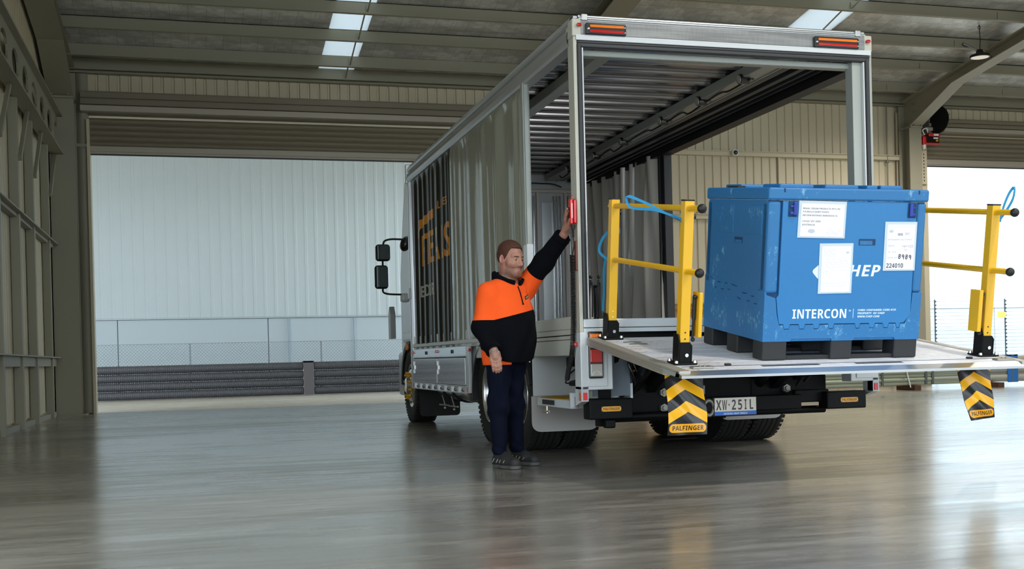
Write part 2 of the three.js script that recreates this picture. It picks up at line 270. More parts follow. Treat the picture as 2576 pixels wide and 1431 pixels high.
// roof: foil sheets on purlins, with translucent strips
const STRIPS = [[-0.31, 0.36], [8.0, 8.9], [16.9, 17.8]];
const LEAN = Math.atan(SLOPE);
{
  const c = setting('ceiling');
  const edges = [XL - 0.2, ...STRIPS.flat(), XR + 0.2];
  const sheet = (x0, x1, back) => { const z0 = back ? ZB - 0.2 : ZR, z1 = back ? ZR : ZF + 0.2; const g = new THREE.BoxGeometry(x1 - x0, 0.06, 1, 1, 1, 1), p = g.attributes.position, uv = g.attributes.uv; for (let i = 0; i < p.count; i++) { const z = p.getZ(i) < 0 ? z0 : z1, x = p.getX(i) + (x0 + x1) / 2; uv.setXY(i, x * 0.42, z * 0.42); p.setXYZ(i, x, roofY(z) + 0.03 + p.getY(i), z); } g.computeVertexNormals(); return g; };
  for (let i = 0; i < edges.length; i += 2) for (const back of [true, false]) part('foil_roof_panel', sheet(edges[i], edges[i + 1], back), M.foil, c);
  STRIPS.forEach(([a, b], i) => { const s = setting('window_' + (i + 1)); for (const back of [true, false]) part('translucent_roof_sheet', sheet(a, b, back), M.skylight, s); });
  // purlins: Z sections
  const PZ = [-13.85, -13.22, -12.08, -10.98, -9.75, -8.55, -7.35, -6.15, -4.95, -3.75, -2.55, 0.6, 2, 3.4, 4.8, 6.2, 7.6, 9, 10.4, 11.6];
  const pg = join([B(XL, XR, 0.0, 0.2, -0.004, 0.004), B(XL, XR, -0.006, 0.006, -0.004, 0.075), B(XL, XR, 0.19, 0.2, -0.075, 0.004)]);
  const pm = M.steel, lip = M.steel;
  for (const z of PZ) { const p = same('purlin', pg, pm, c, [0, roofY(z) - 0.205, z]); p.userData.label = 'steel roof purlin'; same('purlin_flange', join([B(XL, XR, -0.016, -0.006, -0.004, 0.08)]), lip, c, [0, roofY(z) - 0.205, z]); }
  for (const x of [-2.6, 6.4, 11.6, 14.5]) for (let i = 1; i < 7; i++) part('purlin_cleat', [B(x - 0.025, x + 0.025, roofY(PZ[i]) - 0.2, roofY(PZ[i]) - 0.06, PZ[i] + 0.005, PZ[i] + 0.02)], lip, c);
  part('eave_beam', [B(XL, XR, 6.14, 6.34, ZB + 0.02, ZB + 0.1), B(XL, XR, 6.13, 6.15, ZB + 0.02, ZB + 0.17)], pm, c);
  for (const x of [0.2, 8.55]) for (let i = 0; i < 6; i++) part('bridging_rod', [rod([x, roofY(PZ[i]) - 0.17, PZ[i]], [x, roofY(PZ[i + 1]) - 0.04, PZ[i + 1]], 0.014, 0.014, 8), B(x - 0.02, x + 0.02, roofY(PZ[i]) - 0.19, roofY(PZ[i]) - 0.06, PZ[i] + 0.005, PZ[i] + 0.03)], lip, c);
}
// portal frames: column, haunch and rafter of I section
function iBeamZY(x, low, high, w, web, f) {      // low/high: matching lists of [z, y] along the bottom and top flange
  const gs = []; const o = [...low, ...[...high].reverse()]; gs.push(toX(slab(o, web)).translate(x - web / 2, 0, 0));
  for (const l of [low, high]) for (let i = 1; i < l.length; i++) gs.push(bar([x, l[i - 1][1], l[i - 1][0]], [x, l[i][1], l[i][0]], w, f));
  return gs;
}
function portal(x, label, m, w = 0.2) {
  const t = thing('portal_frame', label, 'steel frame');
  const top = (z) => roofY(z) - 0.21;
  part('column', iBeamZY(x, [[-13.5, 0.02], [-13.5, 5.62]].map(([z, y]) => [z, y]), [[-13.88, 0.02], [-13.88, 6.12]], w, 0.012, 0.02), m, t);
  part('base_plate', [B(x - w * 0.7, x + w * 0.7, 0, 0.02, -13.95, -13.42)], m, t);
  part('haunch', iBeamZY(x, [[-13.5, 5.62], [-12.05, 6.22]], [[-13.88, top(-13.88)], [-12.05, top(-12.05)]], w, 0.012, 0.022), m, t);
  part('rafter', iBeamZY(x, [[-12.05, 6.22], [ZR, 6.22 + SLOPE * (ZR + 12.05)]], [[-12.05, top(-12.05)], [ZR, top(ZR)]], w, 0.012, 0.02), m, t);
  part('rafter', iBeamZY(x, [[ZR, 6.22 + SLOPE * (ZR + 12.05)], [10.5, 6.14]], [[ZR, top(ZR)], [10.5, top(10.5)]], w, 0.012, 0.02), m, t);
  part('column', iBeamZY(x, [[11.4, 0.02], [11.0, 6.1]], [[11.9, 0.02], [11.9, 6.2]], w, 0.012, 0.02), m, t);
  for (const z of [-13.55, -13.8]) part('stiffener_plate', [B(x - w / 2, x + w / 2, 5.58, 5.62, z - 0.1, z + 0.1)], m, t);
  for (const y of [5.66, 5.95, 6.1]) for (const s of [-1, 1]) part('bolt', [rod([x + s * w * 0.3, y - 0.02, -13.46], [x + s * w * 0.3, y - 0.02, -13.4], 0.02, 0.02, 6)], M.galv, t);
  return t;
}
portal(-4.86, 'dark steel roof frame running along the left wall', M.steel, 0.42);
portal(4.2, 'steel roof frame above the truck body, mostly hidden by it', M.steel, 0.45);
portal(12.45, 'grey steel frame with sloping haunch beside the right roller door', M.steel, 0.3);
part('fly_brace', [rod([12.4, 6.42, -10.9], [11.75, 6.68, -10.95], 0.025, 0.03, 8)], M.galv, scene.getObjectByName('ceiling'));

// high bay lamps under the roof; one in view by the right rafter, the others unseen, placed to brighten the interior
const LAMPS = [[11.7, -10.4, 'round black high bay lamp on a chain beside the right rafter'], [3.1, 4.6, 'unseen round black high bay lamp, out of view, lighting the floor behind the tail lift'], [9.2, -3.2, 'unseen round black high bay lamp, out of view, lighting the back wall and floor right of the truck'], [9.2, 4.6, 'unseen round black high bay lamp, out of view, lighting the near right floor']];
LAMPS.forEach(([x, z, label], i) => {
  const drop = 0.34, y = roofY(z) - 0.25 - drop;
  const t = thing('high_bay_lamp', label, 'lamp', [x, y, z], 'high bay lamps');
  part('chain', [hose([[0, 0.12, 0], [0.01, 0.12 + drop * 0.4, 0.005], [0, drop + 0.25, 0]], 0.008, 14, 6), new THREE.TorusGeometry(0.03, 0.006, 6, 14).translate(0, drop + 0.2, 0)], M.black, t);
  part('driver_housing', [new THREE.CylinderGeometry(0.055, 0.08, 0.08, 20).translate(0, 0.08, 0)], M.black, t);
  part('body', [new THREE.LatheGeometry([[0.0, 0.05], [0.08, 0.05], [0.16, 0.03], [0.185, 0.01], [0.19, -0.02], [0.178, -0.03], [0.165, -0.018], [0, -0.018]].map((p) => new THREE.Vector2(...p)), 36)], M.black, t);
  part('lamp_diffuser', [new THREE.CylinderGeometry(0.16, 0.16, 0.008, 32).translate(0, -0.02, 0)], M.lampFace, t);
  const s = new THREE.SpotLight('#fff8ee', 80 * LAMP_POWER, 0, 1.42, 0.5, 2); s.position.set(x, y - 0.06, z); s.target.position.set(x, 0, z); s.castShadow = true; s.shadow.radius = 7; scene.add(s, s.target);
});

// ------------------------------------------------------------------ outside
{
  const t = thing('neighbour_building', 'tall white ribbed warehouse wall seen through both roller doors', 'building');
  const mkp = (n) => { const p = []; for (let i = 0; i < n; i++) { const a = i * 0.3; p.push([a, 0], [a + 0.2, 0], [a + 0.215, 0.012], [a + 0.285, 0.012], [a + 0.3, 0]); } return p; };
  const g = ribbon(mkp(10), [0, 0, 0], [0, 8, 0], [1, 0, 0], [0, 0, 1]);
  for (let x = -18; x < 45; x += 3) same('wall_sheet', g, M.whiteWall, t, [x, 2.2, -26]);
  part('wall_core', [B(-18, 45, 0, 10.2, -26.6, -26.05)], M.whiteWall, t);
  part('drip_flashing', [B(-18, 45, 2.15, 2.2, -26.02, -25.9)], std('#b9c4c8', 0.5, 0.2), t);
  for (let x = -17.2; x < 45; x += 4.15) part('base_panel', [B(x + 0.012, x + 4.138, -0.02, 2.14, -26.05, -25.95)], M.whiteBase, t);
  for (const x of [-0.02, 1.9]) part('downpipe', [rod([x, 0, -25.9], [x, 2.14, -25.9], 0.02)], std('#a9bccb', 0.5, 0), t);
}
{   // canopy added out of view to darken the yard behind the left door
  const t = setting('added_canopy_roof'); part('added_canopy_sheet', [B(-18, 7.5, 7.2, 7.28, -26, ZB - 0.2)], M.cream, t);
  for (const x of [-12, -6, 1, 7]) part('added_canopy_bracket', [bar([x, 7.1, ZB - 0.25], [x, 7.1, -25.0], 0.1, 0.16)], M.steel, t);
  const e = setting('added_yard_end_wall'); part('added_wall_panel', [B(-18.2, -18, 0, 9.5, -26, ZB - 0.2)], M.cream, e);  // end wall added out of view to darken the left end of the yard
}
// chain link fence
{
  const t = thing('chain_link_fence', 'chain link fence with tall wire strands in the yard behind the pipes', 'fence');
  const z = -23, top = 1.4, wire = std('#a3b0b8', 0.5, 0.4), pos = [];
  const mesh = (x0, x1) => { const gs = [], s = 0.085; const d = top; for (let x = x0 - d; x < x1; x += s) { for (const sg of [1, -1]) { let a = [x, 0], b = [x + d, d]; if (sg < 0) { a = [x, d]; b = [x + d, 0]; } let t0 = Math.max(0, (x0 - a[0]) / d), t1 = Math.min(1, (x1 - a[0]) / d); if (t1 <= t0) continue; const P = [a[0] + d * t0, a[1] + (b[1] - a[1]) * t0, z], Q = [a[0] + d * t1, a[1] + (b[1] - a[1]) * t1, z]; gs.push(rod(P, Q, 0.0038, 0.0038, 3, true)); } } return gs; };
  part('wire_mesh', mesh(-8, 7), wire, t, { kind: 'stuff' }); part('wire_mesh', mesh(17, 26), wire, t, { kind: 'stuff' });
  part('tension_wire', [rod([-8, top, z], [26, top, z], 0.006, 0.006, 5)], wire, t);
  for (const x of [-6.2, -2.8, 0.6, 4.0]) part('fence_post', [rod([x, 0, z - 0.04], [x, top, z - 0.04], 0.022)], wire, t);
  const dark = std('#3f4850', 0.6, 0.2);
  for (const x of [19.75, 22.35, 25]) {
    part('tall_post', [rod([x, -0.02, z], [x, 2.32, z], 0.02)], dark, t);
    for (let k = 0; k < 18; k++) part('insulator', [rod([x, 0.3 + k * 0.115, z + 0.01], [x, 0.3 + k * 0.115, z + 0.06], 0.022, 0.022, 8)], M.black, t);
  }
  for (let k = 0; k < 18; k++) part('wire_strand', [rod([17, 0.3 + k * 0.115, z + 0.05], [26, 0.3 + k * 0.115, z + 0.05], 0.0035, 0.0035, 4)], dark, t);
  part('warning_plate', [B(22.02, 22.33, 1.72, 1.9, z + 0.06, z + 0.07)], std('#f2d94a', 0.5, 0), t);
}
// ribbed drain pipes stacked outside the left door
{
  const r = 0.107, step = 0.045;
  const ridged = (len) => { const pts = [[0.001, 0], [r * 0.86, 0]]; for (let s = 0; s < len; s += step) pts.push([r, s + step * 0.15], [r, s + step * 0.5], [r * 0.93, s + step * 0.6], [r * 0.93, s + step * 0.95]); pts.push([0.001, pts.at(-1)[1] + 0.001]); return new THREE.LatheGeometry(pts.map((p) => new THREE.Vector2(...p)), 18).rotateZ(-Math.PI / 2); };
  const gl = ridged(5.12), gr = ridged(4.6);
  const row = ['lowest', 'second lowest', 'second highest', 'top'];
  for (let k = 0; k < 4; k++) for (const side of [0, 1]) {
    const m = part('drain_pipe', [(side ? gr : gl).clone()], M.corrug); m.position.set(side ? 0.28 : -5.13, r + k * 0.212, -21.9);
    tag(m, `${row[k]} ribbed grey drain pipe outside, ${side ? 'between the strap and the truck' : 'left of the upright strap'}`, 'pipe', 'ribbed drain pipes outside the left door');
  }
  const b = part('pipe_strap', [B(0.0, 0.26, 0, 0.87, -21.8, -21.76), B(0.0, 0.26, 0.83, 0.87, -22.05, -21.76)], M.bandGrey); tag(b, 'flat grey upright strap holding the stack of ribbed pipes', 'strap');
}
// steel pipe bundles inside by the right door
{
  const rows = 5, z0 = -11.3;
  for (let k = 0; k < rows; k++) {
    const m = part('steel_pipe', [rod([8.2, 0, 0], [12.05, 0, 0], 0.036, 0.036, 18)], M.pipeGreen); m.position.set(0, 0.138 + k * 0.0725, z0 + (k % 2) * 0.02);
    tag(m, `${['lowest', 'second from bottom', 'middle', 'second from top', 'top'][k]} thin grey-green pipe of the strapped bundle behind the truck`, 'pipe', 'strapped bundle of thin pipes');
  }
  for (let k = 0; k < 3; k++) { const m = part('steel_pipe', [rod([12.3, 0, 0], [15.6, 0, 0], 0.088, 0.088, 24)], M.pipeGrey); m.position.set(0, 0.189 + k * 0.177, -11.5); tag(m, `${['lowest', 'middle', 'top'][k]} thick grey pipe held by the blue strap at the right edge`, 'pipe', 'thick pipes under the blue strap'); }
  for (const x of [9.98, 10.95, 11.1]) tag(part('steel_band', [B(x, x + 0.05, 0.11, 0.48, z0 + 0.04, z0 + 0.06)], M.bandSteel), x < 10 ? 'dark steel band round the thin pipes nearest the truck' : x < 11 ? 'left dark steel band of the pair on the thin pipes' : 'right dark steel band of the pair on the thin pipes', 'band');
  tag(part('tie_cord', [rod([10.5, 0.48, z0 + 0.075], [10.6, 0.06, z0 + 0.09], 0.012, 0.012, 8)], M.white), 'pale cord tied round the thin pipes between steel bands', 'cord');
  const s = part('lashing_strap', [B(12.98, 13.08, 0.09, 0.64, -11.41, -11.395), B(13.12, 13.22, 0.09, 0.64, -11.41, -11.395), B(12.98, 13.22, 0.62, 0.64, -11.6, -11.395)], M.strapBlue); tag(s, 'blue lashing strap round the thick pipes at right', 'strap');
  part('strap_stripe', [B(13.08, 13.12, 0.09, 0.64, -11.408, -11.396)], M.strapGrey, s);
  for (const [x, l] of [[10.72, 'brown timber block under the thin pipes'], [12.62, 'brown timber block under the thick pipes']]) { const m = part('timber_bearer', [B(x - 0.07, x + 0.07, 0.002, 0.1, -11.75, -11.15)], M.woodBrown); tag(m, l, 'timber'); m.userData.label = l; }
}
// ================================================================== the truck
const truck = thing('curtain_side_truck', 'white curtain-sided delivery truck parked with its open rear towards us', 'truck');
const LF = -6.66;      // front of the body
// ---- rear frame
{
  const h = sub('header_panel', truck);
  part('panel', [RB(0.0, 2.5, 3.195, 3.30, -0.13, 0, 0.006)], std('#a9abab', 0.38, 0.35, { map: rep(T.alloy, 0.6, 0.6) }), h, { uv: 1 });
  part('top_gutter', [RB(0.03, 2.47, 3.30, 3.318, -0.12, -0.012, 0.006), rod([0.05, 3.335, -0.03], [2.45, 3.335, -0.03], 0.012), rod([0.05, 3.316, -0.012], [2.45, 3.316, -0.012], 0.008)], M.alloyPlain, h);
  part('white_rim', [RB(0.02, 2.49, 3.152, 3.192, -0.1, 0.012, 0.004)], M.truckWhite, h);
  for (const x of [0.0, 2.44]) part('corner_casting', [RB(x - 0.006, x + 0.066, 3.18, 3.312, -0.15, 0.003, 0.012)], M.putty, h);
  for (const x of [0.07, 2.36]) part('gutter_clip', [RB(x, x + 0.05, 3.30, 3.35, -0.05, 0.0, 0.008)], M.alloyPlain, h);
  part('rubber_seal', [RB(0.03, 2.48, 3.10, 3.15, -0.05, 0.006, 0.012), RB(0.03, 2.48, 3.128, 3.15, -0.06, 0.012, 0.01)], M.seal, truck);
  part('inner_header_rail', [RB(0.06, 2.44, 3.06, 3.11, -0.16, -0.08, 0.01)], M.truckGrey, truck);
  for (const [x0, x1] of [[0.095, 0.412], [1.981, 2.374]]) {
    const l = sub('light_bar', truck);
    part('housing', [RB(x0, x1, 3.192, 3.278, 0, 0.03, 0.012, 3)], M.blackGloss, l);
    part('amber_lens', [RB(x0 + 0.03, x1 - 0.02, 3.243, 3.263, 0.026, 0.036, 0.005)], M.amberLens, l);
    part('red_lens', [RB(x0 + 0.03, x1 - 0.02, 3.206, 3.226, 0.026, 0.036, 0.005)], M.redLens, l);
    for (const y of [3.25, 3.214]) part('chrome_end', [ball([x1 - 0.013, y, 0.03], 0.007, 10)], M.chrome, l);
    part('chrome_end', [ball([x0 + 0.018, 3.232, 0.03], 0.012, 10)], M.chrome, l);
  }
  for (const x of [0.045, 2.462]) part('marker_lamp', [RB(x - 0.018, x + 0.018, 3.248, 3.274, 0, 0.03, 0.01)], M.redLens, truck);
}
for (const s of [0, 1]) {
  const X = (x) => s ? 2.5 - x : x, bx = (x0, x1, y0, y1, z0, z1, r) => RB(Math.min(X(x0), X(x1)), Math.max(X(x0), X(x1)), y0, y1, z0, z1, r);
  const p = sub('rear_post', truck);
  part('post', [bx(0.0, 0.03, 1.0, 3.18, -0.13, 0, 0.006), bx(0.03, s ? 0.16 : 0.05, 1.0, 3.12, -0.13, -0.03, 0.006)], s ? M.truckGrey : M.putty, p);
  part('rubber_seal', [rod([X(0.045), 1.1, -0.002], [X(0.045), 3.12, -0.002], 0.019, 0.019, 16)], M.seal, p);
  part('white_bead', [bx(0.066, 0.078, 1.1, 3.1, -0.05, 0.0, 0.003)], M.truckWhite, p);
  // lower corner: panel with the lamps
  part('corner_panel', [bx(0.0, 0.25, 0.575, 1.005, -0.14, 0, 0.008)], M.truckWhite, p);
  part('raised_panel', [bx(0.052, 0.205, 0.6, 0.99, -0.001, 0.008, 0.006)], M.truckWhite, p);
  const o = s ? [[0.0, 0.6], [0.0, 0.485], [0.055, 0.485], [0.055, 0.6]] : [[0, 0.6], [0, 0.49], [0.055, 0.49], [0.055, 0.6]];
  part('post_foot', [bx(0.0, 0.055, 0.492, 0.6, -0.08, 0, 0.004), toX(slab([[-0.14, 0.6], [-0.14, 0.455], [0, 0.492], [0, 0.6]], 0.055)).translate(s ? 2.445 : 0, 0, 0)], M.truckWhite, p);
  const l = sub('tail_lamp', truck);
  part('housing', [bx(0.055, 0.168, 0.66, 1.007, 0.004, 0.03, 0.012)], M.blackGloss, l);
  part('amber_lens', [bx(0.066, 0.158, 0.885, 0.99, 0.02, 0.036, 0.006)], M.amberLens, l);
  part('red_lens', [bx(0.066, 0.158, 0.778, 0.876, 0.02, 0.036, 0.006)], M.redLens, l);
  part('clear_lens', [bx(0.066, 0.158, 0.675, 0.768, 0.02, 0.036, 0.006)], M.clearLens, l);
  part('lens_ring', [new THREE.TorusGeometry(0.032, 0.003, 6, 20, Math.PI).translate(X(0.112), 0.682, 0.037)], M.white, l);
  part('red_reflector', [bx(0.012, 0.044, 0.502, 0.557, 0.0, 0.006, 0.002)], M.redReflector, truck);
  part('orange_reflector', [bx(-0.006, 0.001, 0.497, 0.557, -0.035, -0.01, 0.002)], M.orangeReflector, truck);
  part('side_marker_lamp', [bx(-0.03, 0.004, 0.9, 0.93, -0.085, -0.045, 0.008)], M.redLens, truck);
}
part('rear_sill', [RB(0.03, 2.47, 1.036, 1.1, -0.12, 0.004, 0.006), RB(0.03, 2.47, 1.0, 1.032, -0.12, 0.0, 0.004)], M.truckWhite, truck);
part('sill_lip', [RB(0.95, 1.25, 0.985, 1.002, -0.05, 0.01, 0.006)], M.truckWhite, truck);
part('rear_crossmember', [B(0.25, 2.25, 0.93, 0.955, -0.12, -0.02), B(1.42, 1.55, 0.95, 1.0, -0.12, -0.01), B(0.25, 2.25, 0.955, 1.0, -0.25, -0.2)], M.black, truck);
// ---- deck, side rails
part('deck', [B(0.03, 2.47, 1.06, 1.1, LF, -0.02)], M.alloyPlain, truck);
for (const s of [0, 1]) {
  const bx = (x0, x1, y0, y1, z0, z1, r) => s ? RB(2.5 - x1, 2.5 - x0, y0, y1, z0, z1, r) : RB(x0, x1, y0, y1, z0, z1, r);
  part('side_rail', [bx(0.02, 0.1, 1.03, 1.13, LF, -0.1, 0.01), bx(0.0, 0.09, 0.99, 1.03, LF, -0.1, 0.005), bx(0.012, 0.09, 0.955, 0.985, LF, -0.1, 0.005)], M.putty, truck);
  part('side_skirt', [bx(0.0, 0.07, 0.832, 0.952, -3.2, -0.12, 0.006)], M.putty, truck);
}
// ---- roof
{
  part('roof_skin', [B(0.04, 2.46, 3.335, 3.36, LF - 0.02, -0.1)], M.truckWhite, truck);
  const n = 22, L = (-0.12 - LF) / n;
  const rib = [[0, 0], [L * 0.56, 0], [L * 0.6, -0.012], [L * 0.66, -0.014], [L * 0.69, -0.03], [L * 0.74, -0.032], [L * 0.755, -0.026], [L * 0.77, -0.032], [L * 0.94, -0.032], [L * 0.99, 0], [L, 0]];
  const g = ribbon(rib, [0.1, 0, 0], [2.4, 0, 0], [0, 0, -1], [0, 1, 0]);
  const cm = std('#9b9c9f', 0.2, 0.92, DS);
  for (let i = 0; i < n; i++) same('ceiling_panel', g, cm, truck, [0, 3.29, -0.12 - i * L]);
  part('ceiling_rail', [RB(0.38, 0.5, 3.17, 3.26, LF + 0.1, -0.16, 0.008)], M.truckGrey, truck);
  part('ceiling_rail', [RB(1.83, 2.0, 3.17, 3.26, LF + 0.1, -0.16, 0.008), RB(1.985, 2.005, 3.16, 3.2, LF + 0.1, -0.16, 0.004)], M.truckGrey, truck);
  part('curtain_track', [RB(2.03, 2.1, 3.17, 3.25, LF + 0.1, -0.16, 0.006), RB(2.14, 2.2, 3.15, 3.25, LF + 0.1, -0.16, 0.006), RB(2.24, 2.27, 3.14, 3.25, LF + 0.1, -0.16, 0.006), RB(2.31, 2.33, 3.13, 3.25, LF + 0.1, -0.16, 0.004)], std('#55585b', 0.35, 0.6), truck);
  part('curtain_valance', [B(2.36, 2.49, 3.06, 3.14, LF + 0.1, -0.16)], M.black, truck);
  const prof = [[0.09, 3.13], [0.0, 3.13], [-0.012, 3.15], [-0.018, 3.19], [-0.01, 3.235], [0.006, 3.245], [0.008, 3.262], [-0.008, 3.268], [-0.012, 3.29], [-0.006, 3.305], [0.012, 3.31], [0.01, 3.325], [0.018, 3.345], [0.04, 3.36], [0.1, 3.365]];
  const rail = (name, pts, mirror) => part(name, ribbon(pts.map(([x, y]) => [mirror ? 2.5 - x : x, y]), [0, 0, -0.1], [0, 0, LF - 0.04], [1, 0, 0], [0, 1, 0]), std('#b4b5b4', 0.3, 0.55, DS), truck);
  rail('roof_rail', prof, false); rail('roof_rail', prof, true);
  part('roof_rail_end_cap', [RB(-0.025, 0.06, 3.12, 3.37, LF - 0.09, LF - 0.03, 0.012)], M.alloyPlain, truck);
  // work lamps along the ceiling, with their cable
  const lz = [-0.93, -1.77, -2.66, -3.75, -4.63, -5.6], pts = [];
  lz.forEach((z, i) => { const l = sub('work_lamp', truck, [1.86, 3.17, z]); part('lamp_body', [rod([-0.05, -0.01, 0.01], [0.03, 0, 0], 0.042, 0.05, 18), RB(0.03, 0.09, -0.01, 0.03, -0.02, 0.02, 0.006)], M.blackGloss, l); part('lamp_lens', [rod([-0.056, -0.011, 0.01], [-0.05, -0.01, 0.01], 0.036, 0.036, 18)], M.clearLens, l); pts.push([1.88, 3.15, z + 0.06], [1.84, 3.12 - 0.02 * (i % 2), z - 0.25], [1.87, 3.155, z - 0.45]); });
  part('lamp_cable', [hose(pts, 0.009, 160, 7)], M.black, truck);
}
// ---- front bulkhead: ribbed alloy with pale frame
{
  const b = sub('bulkhead', truck);
  part('panel', [B(0.05, 2.45, 1.1, 3.3, LF - 0.03, LF)], M.truckWhite, b);
  for (const x of [0.06, 0.86, 1.74, 2.13, 2.46]) part('frame_upright', [RB(x - 0.02, x + 0.02, 1.1, 3.05, LF, LF + 0.05, 0.006)], std('#dcd2ca', 0.4, 0.0), b);
  part('frame_top', [RB(0.05, 2.48, 3.02, 3.06, LF, LF + 0.055, 0.006)], std('#dcd2ca', 0.4, 0.0), b);
  const strip = RB(-0.013, 0.013, 1.1, 2.98, 0, 0.035, 0.008);
  for (let x = 0.12; x < 2.42; x += 0.046) { if ((x > 1.78 && x < 1.95) || [0.86, 1.74, 2.13].some((q) => Math.abs(x - q) < 0.04)) continue; same('alloy_strip', strip, M.polished, b, [x, 0, LF]); }
  part('kick_panel', [RB(1.8, 1.95, 1.1, 2.9, LF, LF + 0.012, 0.004)], M.alloyPlain, b);
  part('strap_rack', [RB(2.16, 2.3, 2.66, 2.98, LF + 0.03, LF + 0.06, 0.006)], M.putty, b);
  for (let k = 0; k < 4; k++) part('hook', [hose([[2.17 + k * 0.03, 2.62, LF + 0.06], [2.17 + k * 0.03, 2.52, LF + 0.08], [2.18 + k * 0.03, 2.48, LF + 0.06]], 0.006, 12, 6)], M.chrome, b);
  part('red_tie', [B(2.1, 2.17, 2.6, 2.63, LF + 0.05, LF + 0.07)], M.redReflector, b);
  part('cable', [hose([[1.62, 3.04, LF + 0.04], [1.63, 3.13, LF + 0.05], [1.8, 3.14, LF + 0.06], [1.95, 3.13, LF + 0.08], [2.06, 3.09, LF + 0.1]], 0.008, 40, 6)], M.black, b);
}
// ---- curtains
function fold(z, y, k) { return Math.sin(z * k + 0.5 * Math.sin(z * 3.1)) + 0.45 * Math.sin(z * k * 2.3 + 1.3 + 0.25 * Math.sin(y * 1.7)) + 0.2 * Math.sin(y * 2.2 + z * 5); }
const curtainPrint = print(1024, 1024, (c, w, h) => {      // dark curtain panel, 2.35 m long and 2.17 m high
  c.fillStyle = '#17160f'; c.fillRect(0, 0, w, h);
  const X = (z) => (z + 6.55) / 2.35 * w, Y = (y) => (3.14 - y) / 2.175 * h;
  c.fillStyle = '#dc8e18';
  c.save(); c.translate(X(-5.98), Y(1.98)); c.scale(1, 1); c.font = 'bold 200px sans-serif'; const tw = c.measureText('ETEALS').width; c.scale((X(-4.36) - X(-5.98)) / tw, 1.25); c.fillText('ETEALS', 0, 0); c.restore();
  c.beginPath(); c.moveTo(X(-6.2), Y(2.34)); c.lineTo(X(-6.0), Y(2.56)); c.lineTo(X(-5.2), Y(2.6)); c.lineTo(X(-5.2), Y(2.49)); c.lineTo(X(-5.95), Y(2.45)); c.lineTo(X(-6.1), Y(2.34)); c.fill();
  c.font = 'bold 58px sans-serif'; c.fillText('ALL  DES', X(-5.0), Y(2.56));
  c.fillStyle = '#b9b6a6'; c.font = 'bold 92px sans-serif'; c.fillText('E.  DIER', X(-6.0), Y(1.6));
});
{
  const pvc = { clearcoat: 0.8, clearcoatRoughness: 0.08, side: THREE.DoubleSide };
  const top = 3.14, bot = 0.965;
  const dark = (u, v) => { const z = -6.55 + 2.35 * u, y = bot + (top - bot) * v; const flat = ss(0, 0.04, v) * ss(0, 0.05, 1 - v); return [0.012 + 0.012 * flat * fold(z, y, 18), y, z]; };
  part('dark_curtain', [grid(260, 60, dark)], phy('#ffffff', 0.3, 0, { map: curtainPrint, ...pvc, clearcoat: 0.12, specularIntensity: 0.45 }), truck, { label: 'black lettered curtain section' });
  const greyc = (u, v) => { const z = -4.2 + 2.86 * u, y = bot + (top - bot) * v; const flat = ss(0, 0.04, v) * ss(0, 0.05, 1 - v), big = 0.6 + 0.9 * ss(0.4, 0.9, u); const wander = 0.12 * Math.sin(y * 1.3 + 2) + 0.05 * Math.sin(y * 3.7); return [0.012 + flat * big * (0.02 * Math.sin((z + wander * 0.3) * 9.5 + 1.5 * Math.sin(z * 2.3)) + 0.008 * Math.sin((z + wander * 0.2) * 27 + 2 * Math.sin(z * 5)) + 0.004 * Math.sin(z * 47 + y * 1.1) * (0.5 + 0.5 * Math.sin(y * 2.1 + z * 4))), y, z]; };
  part('grey_curtain', [grid(280, 60, greyc)], phy('#8d8e80', 0.3, 0, pvc), truck, { label: 'grey glossy curtain section' });
  part('curtain_pole', [RB(-0.015, 0.05, 0.98, 3.15, -1.37, -1.3, 0.012), RB(-0.005, 0.03, 0.98, 3.15, -1.3, -1.28, 0.004)], M.truckGrey, truck);
  part('pole_latch', [RB(-0.03, 0.03, 1.55, 1.78, -1.33, -1.22, 0.01)], M.truckWhite, truck);
  part('front_corner_post', [RB(-0.01, 0.09, 0.46, 3.14, LF - 0.06, LF + 0.05, 0.012)], M.alloyPlain, truck);
  part('post_latch', [RB(-0.035, 0.0, 1.62, 1.76, LF - 0.03, LF + 0.06, 0.008)], M.truckWhite, truck);
  // curtain on the far side, drawn forward into deep folds
  const far = (u, v) => { const z = -6.5 + 2.45 * u, y = 1.1 + 2.0 * v, a = u * Math.PI * 2 * 8.5; const lean = (1 - v) * 0.22 * Math.sin(u * 7); return [2.42 + 0.085 * Math.sin(a + 0.9 * Math.sin(u * 9) + 0.25 * Math.sin(v * 5 + u * 20)) + 0.03 * Math.sin(a * 2.1 + v * 2), y, z + lean + 0.04 * Math.cos(a)]; };
  part('far_curtain', [grid(320, 50, far)], phy('#e4ddd3', 0.35, 0, pvc), truck, { label: 'curtain bunched in folds' });
  part('curtain_pole', [RB(2.4, 2.5, 1.0, 3.12, -4.02, -3.93, 0.01), RB(2.38, 2.41, 1.0, 3.12, -4.06, -4.02, 0.006)], M.plasticDark, truck);
  for (const x of [2.37, 2.33]) part('tension_lever', [rod([x - 0.05, 1.2, -5.98], [x - 0.05, 1.7, -5.98], 0.012, 0.012, 8), ball([x - 0.05, 1.72, -5.97], 0.022, 10)], M.black, truck);
  for (let k = 0; k < 2; k++) part('gate_lever', [hose([[0.14 + k * 0.06, 1.12, -0.18], [0.14 + k * 0.06, 1.28, -0.17], [0.15 + k * 0.065, 1.4, -0.16]], 0.008, 14, 7), hose([[0.165 + k * 0.06, 1.12, -0.18], [0.165 + k * 0.06, 1.25, -0.17], [0.16 + k * 0.065, 1.38, -0.16]], 0.006, 14, 6), ball([0.15 + k * 0.065, 1.42, -0.16], 0.014, 10)], M.black, truck);
}
